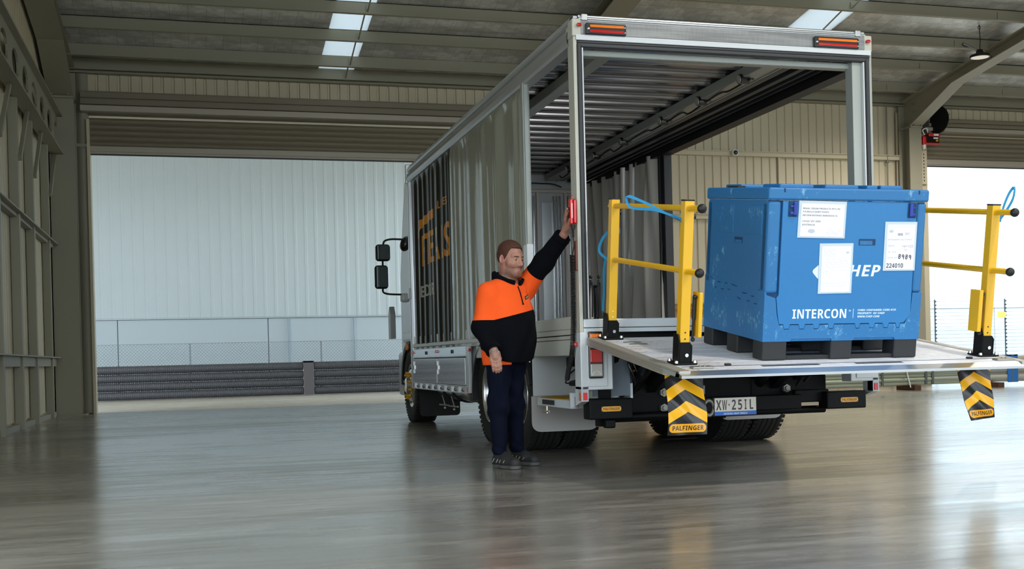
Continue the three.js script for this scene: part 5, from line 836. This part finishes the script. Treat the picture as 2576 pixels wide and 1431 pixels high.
// ---- head in its own axes: l to his left, u up, f forward
const HF = (() => { const f = V(0.47, -0.1, 0.87).normalize(), l = new THREE.Vector3().crossVectors(V(0, 1, 0), f).normalize(), u = new THREE.Vector3().crossVectors(f, l); return { f, l, u }; })();
const HC = V(...J.head);
const toHead = (x, y, z) => { const d = V(x, y, z).sub(HC); return [d.dot(HF.l), d.dot(HF.u), d.dot(HF.f)]; };
const fromHead = (l, u, f) => HC.clone().addScaledVector(HF.l, l).addScaledVector(HF.u, u).addScaledVector(HF.f, f).toArray();
const eo = (l, u, f, c, r) => { const a = (l - c[0]) / r[0], b = (u - c[1]) / r[1], e = (f - c[2]) / r[2], k = Math.hypot(a, b, e); return (k - 1) * Math.min(...r) * 0.95; };
function headL(l0, u, f) {
  const l = Math.abs(l0);
  let d = eo(l, u, f, [0, 0.035, -0.018], [0.08, 0.1, 0.103]);
  d = smin(d, eo(l, u, f, [0, -0.03, 0.02], [0.069, 0.1, 0.078]), 0.03);
  d = smin(d, cap(l, u, f, [0.05, -0.075, 0.0], [0.018, -0.108, 0.066], 0.028, 0.026), 0.03);            // jaw
  d = smin(d, cap(l, u, f, [0, -0.112, 0.07], [0.012, -0.112, 0.07], 0.024, 0.022), 0.02);              // chin
  d = smin(d, cap(l, u, f, [0.0, 0.028, 0.086], [0.045, 0.03, 0.07], 0.014, 0.012), 0.02);               // brow
  d = smin(d, cap(l, u, f, [0.042, -0.03, 0.068], [0.055, -0.025, 0.045], 0.02, 0.02), 0.025);           // cheekbone
  d = smax(d, -(Math.hypot(l - 0.034, (u - 0.004) * 1.25, f - 0.106) - 0.021), 0.016);                    // eye socket
  d = smin(d, Math.hypot(l - 0.033, (u - 0.003), f - 0.074) - 0.0165, 0.006);                            // eyelid ball
  d = smax(d, -cap(l, u, f, [0.023, 0.001, 0.0905], [0.044, 0.002, 0.083], 0.0021, 0.0021), 0.004);      // eye opening
  d = smin(d, cap(l, u, f, [0, 0.012, 0.092], [0, -0.036, 0.116], 0.0095, 0.0125), 0.014);              // nose bridge
  d = smin(d, Math.hypot(l - 0.012, u + 0.042, f - 0.103) - 0.0095, 0.01);                               // nostril wing
  d = smin(d, cap(l, u, f, [0, -0.068, 0.094], [0.02, -0.07, 0.084], 0.0075, 0.004), 0.008);             // upper lip
  d = smin(d, cap(l, u, f, [0, -0.08, 0.092], [0.018, -0.078, 0.083], 0.008, 0.005), 0.008);             // lower lip
  d = smax(d, -cap(l, u, f, [0, -0.0735, 0.104], [0.024, -0.0735, 0.09], 0.0022, 0.002), 0.003);
  let ear = eo(l - (f + 0.0) * -0.25, u, f, [0.083, 0.0, -0.012], [0.011, 0.034, 0.021]); ear = smax(ear, -eo(l, u, f, [0.094, 0.002, -0.008], [0.008, 0.022, 0.011]), 0.006);
  d = smin(d, ear, 0.008); return d;
}
const headF = (x, y, z) => { const [l, u, f] = toHead(x, y, z); return headL(l, u, f); };
const neckF = (x, y, z) => cap(x, y, z, lerp3(J.neck, J.pelvis, 0.05), fromHead(0, -0.04, -0.03), 0.075, 0.066);
// ---- hands: chains of bones
const fingersOf = (root, dirs) => dirs.map(([pts, r0, r1]) => pts.slice(1).map((p, i) => [pts[i], p, r0 + (r1 - r0) * i / (pts.length - 1), r0 + (r1 - r0) * (i + 1) / (pts.length - 1)])).flat();
const handR = (() => { const w = J.wrR, fwd = [0.1, -1, 0.12], across = [0.93, 0, 0.3]; const P = (a, d, o = 0) => [w[0] + across[0] * a + 0.14 * d + 0.0, w[1] - d, w[2] + across[2] * a + 0.2 * d + o];
  const b = [[w, P(0.005, 0.05), 0.032, 0.03]];
  for (const [a, dl] of [[-0.03, 0.0], [-0.01, 0.008], [0.011, 0.006], [0.031, -0.004]]) { b.push([P(a * 0.5, 0.02), P(a, 0.075 + dl), 0.018, 0.0155]); const k1 = P(a, 0.075 + dl), k2 = P(a * 1.0, 0.112 + dl, 0.002), k3 = P(a * 0.97, 0.138 + dl, -0.008), k4 = P(a * 0.94, 0.155 + dl, -0.02); b.push([k1, k2, 0.0105, 0.0095], [k2, k3, 0.0095, 0.0085], [k3, k4, 0.0085, 0.0075]); }
  b.push([P(0.03, 0.02), P(0.045, 0.06, -0.03), 0.018, 0.012], [P(0.045, 0.06, -0.03), P(0.035, 0.095, -0.045), 0.011, 0.009]); return b; })();
const handL = (() => { const w = J.wrL; const b = [], k = [-0.035, 1.802, -0.123];                       // palm turned to the controller, fingers flat on its buttons
  b.push([w, lerp3(w, k, 0.7), 0.029, 0.031]);
  const tips = [[[-0.042, 1.807, -0.153], [-0.054, 1.842, -0.123], [-0.06, 1.877, -0.078], [-0.062, 1.897, -0.043]], [[-0.042, 1.814, -0.133], [-0.06, 1.854, -0.103], [-0.068, 1.892, -0.058], [-0.069, 1.914, -0.02]], [[-0.044, 1.812, -0.113], [-0.066, 1.852, -0.083], [-0.074, 1.887, -0.038], [-0.074, 1.91, -0.003]], [[-0.046, 1.804, -0.093], [-0.07, 1.837, -0.063], [-0.076, 1.87, -0.023], [-0.075, 1.892, 0.01]]];
  for (const p of tips) { b.push([lerp3(w, k, 0.35), p[0], 0.022, 0.0165]); b.push([p[0], p[1], 0.0108, 0.0098], [p[1], p[2], 0.0098, 0.0088], [p[2], p[3], 0.0088, 0.0075]); }
  b.push([lerp3(w, k, 0.3), [-0.042, 1.782, -0.078], 0.02, 0.0145], [[-0.042, 1.782, -0.078], [-0.054, 1.807, -0.033], 0.0135, 0.011], [[-0.054, 1.807, -0.033], [-0.06, 1.83, 0.002], 0.011, 0.0085]); return b; })();
const chR = chain(handR, 0.008), chL = chain(handL, 0.008);
const fore = (x, y, z) => Math.min(cap(x, y, z, J.elR, J.wrR, 0.045, 0.029), cap(x, y, z, J.elL, J.wrL, 0.045, 0.028));
// skin colour per vertex: stubble, lips, brows, faint inked patches (all matter of the skin)
function paint(g, fn) { const P = g.attributes.position, c = new Float32Array(P.count * 3); for (let i = 0; i < P.count; i++) { const q = fn(P.getX(i), P.getY(i), P.getZ(i)); c.set(q, i * 3); } g.setAttribute('color', new THREE.BufferAttribute(c, 3)); return g; }
const SK = [0.40, 0.195, 0.138], mixc = (a, b, t) => a.map((v, k) => v + (b[k] - v) * Math.max(0, Math.min(1, t)));
const skinC = (x, y, z) => {
  let c = SK; const [l, u, f] = toHead(x, y, z), al = Math.abs(l), n = vnoise(x * 260 + y * 90, z * 260 + y * 240, 4096, 4096), n2 = vnoise(x * 90 + 7, y * 90 + z * 60, 4096, 4096);
  if (y > 1.43 && Math.hypot(l, u, f) < 0.19) {
    const beard = Math.max(ss(-0.045, -0.075, u) * ss(0.02, 0.05, al + 0.0), ss(-0.085, -0.1, u), ss(-0.05, -0.058, u) * ss(-0.07, -0.06, u) * 0.9, ss(0.052, 0.066, al) * ss(0.0, -0.03, u) * ss(-0.04, -0.01, f) * ss(0.05, 0.02, f)) * ss(-0.06, -0.02, f);
    c = mixc(c, [0.2, 0.085, 0.05], beard * (0.7 + 0.3 * n));
    if (u < -0.064 && u > -0.086 && al < 0.024 && f > 0.08) c = mixc(c, [0.42, 0.15, 0.12], 0.8);
    const brow = ss(0.026, 0.022, Math.abs(u - 0.031 + al * 0.05)) * ss(0.0065, 0.004, Math.abs(u - 0.024 + 0.1 * Math.max(0, 0.03 - al))) * ss(0.01, 0.016, al) * ss(0.056, 0.048, al); if (f > 0.05) c = mixc(c, [0.1, 0.045, 0.025], brow * 0.9);
    if (al > 0.075 && f < 0.02) c = mixc(c, [0.5, 0.2, 0.16], 0.6);
    if (Math.hypot(al - 0.058, u + 0.022, f - 0.055) < 0.005 && l < 0) c = [0.12, 0.07, 0.06];
  }
  if (u < -0.1 && y > 1.35 && f < 0.06) c = mixc(c, [0.17, 0.14, 0.13], ss(0.5, 0.62, n2) * 0.7);
  if (y < 0.9 && y > 0.83) c = mixc(c, [0.17, 0.15, 0.15], ss(0.42, 0.6, vnoise(x * 170, y * 170 + z * 90, 4096, 4096)) * 0.75 * ss(0.835, 0.85, y));
  if (y > 1.72 && Math.hypot(x + 0.05, y - 1.775, z + 0.17) < 0.03) c = mixc(c, [0.2, 0.15, 0.13], 0.5);
  return c;
};
{
  // skin: trunk and limbs under the clothes in a coarse grid, head and hands in fine grids, joined into one mesh
  const trunk = (x, y, z) => { let d = torsoF(x, y, z, -0.03); const [ar, al] = armsF(x, y, z, -0.02), [lr, ll] = legsF(x, y, z, -0.02); d = smin(d, Math.min(ar, al), 0.05); d = smin(d, Math.min(lr, ll), 0.05); return smin(d, neckF(x, y, z), 0.03); };
  const all = (x, y, z) => Math.min(trunk(x, y, z), headF(x, y, z));
  const gBody = nets((x, y, z) => Math.max(trunk(x, y, z), y - 1.47), [-0.8, 0.02, -0.75], [0.0, 1.78, -0.05], 0.014);
  const gHead = nets((x, y, z) => smin(headF(x, y, z), Math.max(neckF(x, y, z), 1.38 - y), 0.03), [HC.x - 0.16, 1.385, HC.z - 0.16], [HC.x + 0.17, 1.735, HC.z + 0.17], 0.0036);
  const wrist = (a, b, r0, r1) => (x, y, z) => cap(x, y, z, lerp3(a, b, 0.7), b, r0, r1);
  const wR = wrist(J.elR, J.wrR, 0.036, 0.028), wL = wrist(J.elL, J.wrL, 0.036, 0.028);
  const gHR = nets((x, y, z) => smin(chR(x, y, z), wR(x, y, z), 0.02), [J.wrR[0] - 0.09, J.wrR[1] - 0.19, J.wrR[2] - 0.1], [J.wrR[0] + 0.11, J.wrR[1] + 0.1, J.wrR[2] + 0.11], 0.003);
  const gHL = nets((x, y, z) => smin(chL(x, y, z), wL(x, y, z), 0.02), [-0.17, 1.63, -0.32], [-0.0, 1.95, 0.01], 0.003);
  const skinGeo = mergeGeometries([gBody, gHead, gHR, gHL].map((g) => paint(g, skinC)));
  const body = shade(new THREE.Mesh(skinGeo, M.skin)); body.name = 'body'; man.add(body);
  for (const s of [-1, 1]) { part('eye', [new THREE.SphereGeometry(0.0142, 20, 14).translate(...fromHead(s * 0.033, 0.0015, 0.0738))], M.eyeWhite, man); part('iris', [new THREE.SphereGeometry(0.0085, 14, 10).translate(...fromHead(s * 0.033 + 0.0005, -0.001, 0.0826))], M.iris, man); }
  // hair: cropped cap
  const hairF = (x, y, z) => { const [l, u, f] = toHead(x, y, z), al = Math.abs(l); const sk = smin(eo(al, u, f, [0, 0.035, -0.018], [0.08, 0.1, 0.103]), eo(al, u, f, [0, -0.03, 0.02], [0.069, 0.1, 0.078]), 0.03); const line = 0.086 - 0.35 * Math.max(0, al - 0.052) * 4 - (f < 0.045 ? (0.045 - f) * 1.5 : 0); const low = f < -0.02 ? -0.045 : al > 0.055 ? Math.max(-0.03, line) : line; return smax(sk - 0.0065 - 0.006 * ss(0.05, 0.12, u), low - u, 0.012); };
  part('hair', [nets(hairF, [HC.x - 0.15, HC.y - 0.09, HC.z - 0.15], [HC.x + 0.15, HC.y + 0.17, HC.z + 0.15], 0.004)], M.hair, man);
}
// ---- fleece jacket
{
  const base = (x, y, z) => {
    let d = torsoF(x, y, z, 0.012); const w = ss(1.25, 0.9, y); d = smin(d, ell(x, y, z, at3(J.pelvis, 0.03, 0.01, 0.1), 0.2, 0.34, 0.165), 0.1);
    const ar = armsF(x, y, z, 0.016)[0], al = armsF(x, y, z, 0.028)[1]; d = smin(d, ar, 0.035); d = smin(d, al, 0.06);
    return d + 0.0035 * wob(x, y * 0.7, z) + 0.006 * Math.sin(y * 34 + x * 22) * ss(0.35, 0.0, Math.abs(x + 0.66) * 2 + 0.0) * ss(1.15, 0.95, y) * ss(0.84, 0.9, y);
  };
  const hemY = (x, z) => 0.845 - 0.05 * ((x + 0.45) * FW[0] + (z + 0.43) * FW[2]) / 0.15 + 0.02 * ss(-0.35, -0.2, x);
  const neckHole = (x, y, z) => cap(x, y, z, at3(J.neck, 0.0, 0, -0.01), at3(J.neck, 0.03, 0, 0.12), 0.082, 0.1);
  const endR = (x, y, z) => (x - J.wrR[0]) * (J.wrR[0] - J.elR[0]) + (y - J.wrR[1]) * (J.wrR[1] - J.elR[1]) + (z - J.wrR[2]) * (J.wrR[2] - J.elR[2]) + 0.003;
  const endL = (x, y, z) => (x - J.wrL[0]) * (J.wrL[0] - J.elL[0]) + (y - J.wrL[1]) * (J.wrL[1] - J.elL[1]) + (z - J.wrL[2]) * (J.wrL[2] - J.elL[2]) + 0.007;
  const f = (x, y, z) => { let d = base(x, y, z); d = smax(d, -neckHole(x, y, z), 0.012); const nearR = Math.hypot(x - J.wrR[0], y - J.wrR[1], z - J.wrR[2]) < 0.12, nearL = y > 1.55; if (!(nearR && cap(x, y, z, J.elR, J.wrR, 0.06, 0.06) < 0.01)) d = smax(d, hemY(x, z) - y, 0.012); if (nearR && cap(x, y, z, J.elR, lerp3(J.elR, J.wrR, 1.6), 0.062, 0.07) < 0.02) d = smax(d, endR(x, y, z) * 4, 0.006); if (nearL) d = smax(d, endL(x, y, z) * 4, 0.006); return d; };
  const g = nets(f, [-0.8, 0.74, -0.76], [0.02, 1.83, -0.06], 0.0075);
  for (const [e, w] of [[J.elL, J.wrL], [J.elR, J.wrR]]) { const a = lerp3(e, w, 0.84), b = lerp3(e, w, 1.0); part('cuff', [nets((x, y, z) => { const rc = w === J.wrL ? 0.068 : 0.058, d = cap(x, y, z, a, b, rc, rc - 0.001) + 0.003 * wob(x, y, z), ax = ((x - a[0]) * (b[0] - a[0]) + (y - a[1]) * (b[1] - a[1]) + (z - a[2]) * (b[2] - a[2])) / Math.hypot(b[0] - a[0], b[1] - a[1], b[2] - a[2]), len = Math.hypot(b[0] - a[0], b[1] - a[1], b[2] - a[2]); return smax(smax(d, -(cap(x, y, z, lerp3(e, w, 0.5), lerp3(e, w, 1.4), 0.04, 0.04)), 0.004), Math.max(-ax, ax - len), 0.008); }, [Math.min(a[0], b[0]) - 0.08, Math.min(a[1], b[1]) - 0.08, Math.min(a[2], b[2]) - 0.08], [Math.max(a[0], b[0]) + 0.08, Math.max(a[1], b[1]) + 0.08, Math.max(a[2], b[2]) + 0.08], 0.006)], M.navyFleece, man); }
  // colour blocks: orange above the chest line; navy below, and navy sleeves from above the elbow
  const tL = (x, y, z) => ((x - J.shL[0]) * (J.elL[0] - J.shL[0]) + (y - J.shL[1]) * (J.elL[1] - J.shL[1]) + (z - J.shL[2]) * (J.elL[2] - J.shL[2])) / ((J.elL[0] - J.shL[0]) ** 2 + (J.elL[1] - J.shL[1]) ** 2 + (J.elL[2] - J.shL[2]) ** 2);
  const block = (x, y, z) => { const onL = x > -0.3 && y > 1.38; if (onL) return 0.55 - tL(x, y, z); const line = 1.112 + 0.23 * Math.max(0, x + 0.585); return y - line; };
  const [top, low] = cut(g, block);
  part('jacket_upper', [top], M.hiVis, man, { label: 'bright orange fleece' }); part('jacket_lower', [low], M.navyFleece, man, { label: 'navy fleece and sleeves' });
  // collar
  const cf = (x, y, z) => { const a = at3(J.neck, -0.012, 0, -0.005), b = at3(J.neck, 0.012, 0, 0.07); const d = cap(x, y, z, a, b, 0.112, 0.128), dn = cap(x, y, z, at3(J.neck, 0.0, 0, -0.06), at3(J.neck, 0.03, 0, 0.2), 0.088, 0.112), fr = (x - J.neck[0]) * FW[0] + (z - J.neck[2]) * FW[2], si = Math.abs((x - J.neck[0]) * LT[0] + (z - J.neck[2]) * LT[2]); let q = smax(d, -dn, 0.006); const top = 1.488 - 0.6 * Math.max(0, fr + 0.01), bottom = 1.37 - 0.7 * Math.max(0, fr); q = smax(q, y - top, 0.01); q = smax(q, bottom - y, 0.01); return smax(q, (0.018 - si) - Math.max(0, 0.06 - fr) * 3, 0.006); };
  part('collar', [nets(cf, [-0.62, 1.24, -0.64], [-0.22, 1.54, -0.22], 0.0055)], M.navyFleece, man);
  // zip placket and chest badge, set just proud of the cloth
  const front = (l, y) => { let p = 0.02; for (let s = 0; s < 60; s++) { const q = at3([J.neck[0], y, J.neck[2]], p, l, 0); const d = base(...q); if (d > -0.0005) break; p += Math.max(0.001, -d * 0.6); } return at3([J.neck[0], y, J.neck[2]], p + 0.003, l, 0); };
  part('zip', [hose([0, 1, 2, 3, 4, 5].map((k) => front(0.004, 1.365 - k * 0.026)), 0.0045, 24, 6), ball(front(0.004, 1.23), 0.007, 8)], M.navyFleece, man);
  const bl = [0.055, 0.1], pts = [], nu = 10; 
  const badgeG = grid(nu, 3, (u, v) => front(0.04 + 0.075 * u, 1.262 + 0.026 * v + 0.022 * u)), badge2 = grid(nu, 3, (u, v) => { const q = front(0.047 + 0.06 * u, 1.27 + 0.012 * v + 0.02 * u); return [q[0] + FW[0] * 0.0015, q[1], q[2] + FW[2] * 0.0015]; });
  part('badge', [badgeG], std('#15140f', 0.7, 0, DS), man); part('badge_print', [badge2], std('#8c7a1e', 0.7, 0, DS), man);
  // shirt tail under the hem at his back
  const tail = (x, y, z) => { let d = smax(Math.abs(ell(x, y, z, at3(J.pelvis, 0.0, -0.01, 0.06), 0.19, 0.4, 0.15)) - 0.006, 0.775 - y, 0.004); d = smax(d, y - 0.92, 0.004); return smax(d, (x + 0.45) * LT[0] + (z + 0.43) * LT[2] + 0.06, 0.004); };
  part('shirt_tail', [nets(tail, [-0.72, 0.75, -0.68], [-0.34, 0.93, -0.18], 0.007)], M.hiVis, man);
}
// ---- trousers
{
  const f = (x, y, z) => { let [r, l] = legsF(x, y, z, 0.012); const fo = 0.006 * wob(x * 0.7, y * 0.8, z * 0.7) + 0.004 * Math.sin(y * 38 + x * 44 - z * 15) * ss(0.3, 0.5, y) * ss(0.8, 0.6, y) + 0.006 * Math.sin(y * 75 + x * 30 + Math.sin(z * 40)) * ss(0.24, 0.1, y) + 0.004 * Math.sin(y * 52 - z * 24) * ss(0.1, 0.02, Math.abs(y - 0.44)); let d = smin(r, l, 0.018); d = smin(d, ell(x, y, z, at3(J.pelvis, -0.005, 0, 0.0), 0.165, 0.16, 0.115), 0.07); d += fo; d = smax(d, 0.1 - y + 0.04 * ((x + 0.45) * FW[0] + (z + 0.43) * FW[2]), 0.008); return smax(d, y - 0.95, 0.01); };
  part('trousers', [nets(f, [-0.72, 0.06, -0.7], [-0.2, 0.97, -0.18], 0.008)], M.navyTrouser, man);
  part('drawcord_tip', [RB(-0.005, 0.005, 0, 0.022, -0.004, 0.004, 0.002).translate(...at3([J.pelvis[0], 0.79, J.pelvis[2]], 0.155, 0.1, 0))], M.white, man);
}
// ---- work shoes
for (const [heel, toe, ank, nm] of [[[-0.558, -0.435], [-0.452, -0.155], J.ankR, 'right'], [[-0.37, -0.63], [-0.232, -0.37], J.ankL, 'left']]) {
  const dx = toe[0] - heel[0], dz = toe[1] - heel[1], L = Math.hypot(dx, dz), ux = dx / L, uz = dz / L, P = (s, y, w = 0) => [heel[0] + ux * s + uz * w, y, heel[1] + uz * s - ux * w];
  const loc = (x, z) => [(x - heel[0]) * ux + (z - heel[1]) * uz, (x - heel[0]) * uz - (z - heel[1]) * ux];
  const up = (x, y, z) => { let d = cap(x, y, z, P(0.045, 0.05), P(0.15, 0.05), 0.044, 0.046); d = smin(d, cap(x, y, z, P(0.15, 0.05), P(L - 0.045, 0.042), 0.046, 0.044), 0.03); d = smin(d, cap(x, y, z, P(0.05, 0.05), P(0.075, 0.115), 0.043, 0.045), 0.03); d = smin(d, cap(x, y, z, P(0.09, 0.1), P(0.18, 0.06), 0.034, 0.034), 0.03); d = smax(d, 0.014 - y, 0.006); return smax(d, -cap(x, y, z, P(0.07, 0.12), P(0.08, 0.2), 0.036, 0.04), 0.008) + 0.0012 * wob(x * 3, y * 3, z * 3); };
  const s = sub('shoe', man), lo = [Math.min(heel[0], toe[0]) - 0.09, -0.005, Math.min(heel[1], toe[1]) - 0.09], hi = [Math.max(heel[0], toe[0]) + 0.09, 0.2, Math.max(heel[1], toe[1]) + 0.09];
  part('upper', [nets(up, lo, hi, 0.005)], M.shoe, s);
  const so = (x, y, z) => { const [a, b] = loc(x, z); let d = cap(a, 0, b, [0.05, 0, 0], [0.16, 0, 0.002], 0.046, 0.049); d = smin(d, cap(a, 0, b, [0.16, 0, 0.002], [L - 0.05, 0, 0], 0.049, 0.05), 0.03); return smax(d, Math.abs(y - 0.0145) - (0.0135 + 0.004 * ss(0.12, 0.0, a)), 0.006); };
  part('sole', [nets(so, lo, [hi[0], 0.06, hi[2]], 0.005)], M.sole, s);
  part('tongue', [RB(-0.028, 0.028, 0, 0.075, -0.006, 0.006, 0.005).rotateX(-0.35).rotateY(Math.atan2(ux, uz)).translate(...P(0.118, 0.1))], std('#33312f', 0.7, 0), s);
  part('tongue_tag', [RB(-0.014, 0.014, 0.05, 0.056, 0.006, 0.008, 0.001).rotateX(-0.35).rotateY(Math.atan2(ux, uz)).translate(...P(0.118, 0.1)), RB(-0.005, 0.005, 0.036, 0.042, 0.006, 0.008, 0.001).rotateX(-0.35).rotateY(Math.atan2(ux, uz)).translate(...P(0.118, 0.1))], M.reflect, s);
  const hug = (a, y, side) => { let w = 0.08; for (let k = 0; k < 60; k++) { const d = up(...P(a, y, side * w)); if (d < 0.0012) break; w -= Math.max(0.0006, d * 0.7); } return P(a, y, side * w); };
  for (let k = 0; k < 4; k++) for (const side of [-1, 1]) part('side_stripe', [hose([hug(0.04 + k * 0.045, 0.045, side), hug(0.052 + k * 0.045, 0.06, side), hug(0.066 + k * 0.042, 0.076 - k * 0.004, side)], 0.0022, 10, 5)], M.reflect, s);
  for (let k = 0; k < 4; k++) { const a = 0.135 + k * 0.024, y = 0.112 - k * 0.011; part('lace', [hose([P(a, y - 0.014, -0.028), P(a + 0.004, y, 0), P(a, y - 0.014, 0.028)], 0.0032, 10, 5)], M.black, s); }
}
// ================================================================== fittings on and near the back wall
{
  const t = thing('security_camera', 'small white dome security camera on the back wall rail', 'camera', [8.3, 5.0, ZB + 0.17]);
  part('mount', [rod([0, 0, 0], [0, 0, 0.05], 0.075, 0.07, 24)], M.white, t); part('dome', [new THREE.SphereGeometry(0.05, 20, 14).translate(0, 0, 0.055)], M.glass, t); part('ring', [new THREE.TorusGeometry(0.058, 0.014, 10, 28).translate(0, 0, 0.05)], M.white, t);
}
{   // chain operator of the right roller door
  const t = thing('door_motor', 'red and black roller door motor beside the right opening', 'door motor', [12.74, 5.25, ZB + 0.42]);
  part('housing', [RB(0.0, 0.34, 0.02, 0.2, -0.14, 0.06, 0.03)], M.blackPaint, t); part('top_cover', [RB(0.06, 0.36, 0.17, 0.24, -0.12, 0.075, 0.02)], M.redPhone, t); part('end_cover', [RB(-0.07, 0.03, -0.02, 0.18, -0.12, 0.05, 0.03)], M.redPhone, t); part('rim', [RB(-0.02, 0.36, 0.0, 0.03, -0.1, 0.07, 0.01)], M.redPhone, t);
  part('label_plate', [B(0.18, 0.3, 0.18, 0.225, 0.075, 0.08)], M.white, t); part('orange_label', [B(0.24, 0.3, 0.06, 0.1, 0.06, 0.065)], std('#d78a1c', 0.5, 0), t); part('white_label', [B(0.18, 0.3, 0.115, 0.15, 0.06, 0.065)], M.white, t);
  part('gland', [rod([-0.02, 0.02, 0], [-0.02, -0.1, 0], 0.05, 0.03, 14)], M.white, t); part('cable', [hose([[-0.02, 0.2, 0.03], [-0.08, 0.3, 0.05], [0.02, 0.34, 0.05], [0.05, 0.25, 0.05]], 0.014, 24, 7)], M.white, t);
}
{
  const t = thing('door_bracket', 'dark steel end bracket and chain wheel at the top of the right roller door', 'bracket', [12.78, 5.5, ZB + 0.2]);
  part('plate', [B(-0.12, 0.18, 0.02, 0.55, 0.05, 0.08)], std('#3d3a33', 0.6, 0.2), t); part('side_channel', [B(-0.22, -0.14, 0.0, 0.45, 0.05, 0.12)], M.steel, t);
  part('chain_wheel', [new THREE.CylinderGeometry(0.3, 0.3, 0.07, 32).rotateZ(Math.PI / 2).rotateY(0.5).scale(0.6, 1, 1).translate(0.32, 0.3, 0.2)], M.black, t);
  const gs = []; for (let k = 0; k < 14; k++) { const a = k / 14 * Math.PI * 2; gs.push(ball([0.36 + 0.05 * Math.sin(a), 0.3 + 0.3 * Math.cos(a), 0.2 + 0.28 * Math.sin(a)], 0.016, 8)); } part('sprocket_teeth', gs, M.galv, t);
}
{
  const t = thing('power_socket', 'white industrial power socket with bent conduit right of the steel column', 'socket', [12.5, 4.96, ZB + 0.06]);
  t.position.x = 12.69; part('box', [RB(-0.08, 0.08, -0.08, 0.08, 0, 0.06, 0.012)], M.white, t); part('outlet', [rod([0, 0, 0.055], [0, 0, 0.07], 0.05, 0.05, 24)], M.black, t); part('conduit', [hose([[-0.04, 0.08, 0.03], [-0.05, 0.2, 0.03], [0.0, 0.3, 0.03], [0.1, 0.33, 0.03]], 0.013, 24, 8)], M.white, t);
}
{
  const t = thing('limit_box', 'narrow pale control box with holes below the door motor', 'control box', [12.8, 4.42, ZB + 0.15]);
  part('cover', [RB(-0.02, 0.14, 0, 0.74, 0, 0.06, 0.01)], M.cream, t); for (let k = 0; k < 9; k++) part('hole', [B(0.05, 0.07, 0.06 + k * 0.072, 0.095 + k * 0.072, 0.058, 0.063)], M.black, t);
}
for (const [x, y0, y1] of [[12.0, 0.05, 6.1], [12.75, 0.05, 4.4]]) part('conduit', [rod([x, y0, ZB + 0.13], [x, y1, ZB + 0.13], 0.014, 0.014, 10), B(x - 0.03, x + 0.03, y1 * 0.8, y1 * 0.8 + 0.03, ZB + 0.08, ZB + 0.15)], M.galv, scene.getObjectByName('wall_back'));
// timber packs beyond the truck
{
  const z = -12.4, x0 = 5.6, x1 = 7.9;
  const stack = [['lowest plywood packing box behind the truck', 0.1, 0.75], ['middle plywood packing box behind the truck', 0.85, 1.34], ['top plywood packing box behind the truck', 1.44, 1.86]];
  for (const [l, y0, y1] of stack) {
    const t = thing('packing_box', l, 'box', [0, 0, 0], 'packing boxes behind the truck');
    part('plywood_side', [B(x0, x1, y0, y1, z - 1.0, z)], M.ply, t, { uv: 1 });
    for (const q of [x0, (x0 + x1) / 2 - 0.05, x1 - 0.1]) part('batten', [B(q, q + 0.1, y0, y1, z, z + 0.02)], M.wood, t, { uv: 1 });
    part('top_batten', [B(x0, x1, y1 - 0.08, y1, z, z + 0.025)], M.wood, t, { uv: 1 });
    for (const q of [x0 + 0.1, x1 - 0.3, (x0 + x1) / 2]) part('bearer', [B(q, q + 0.18, y0 - 0.1, y0, z - 1.0, z + 0.01)], M.wood, t, { uv: 1 });
  }
}
renderer.render(scene, camera);
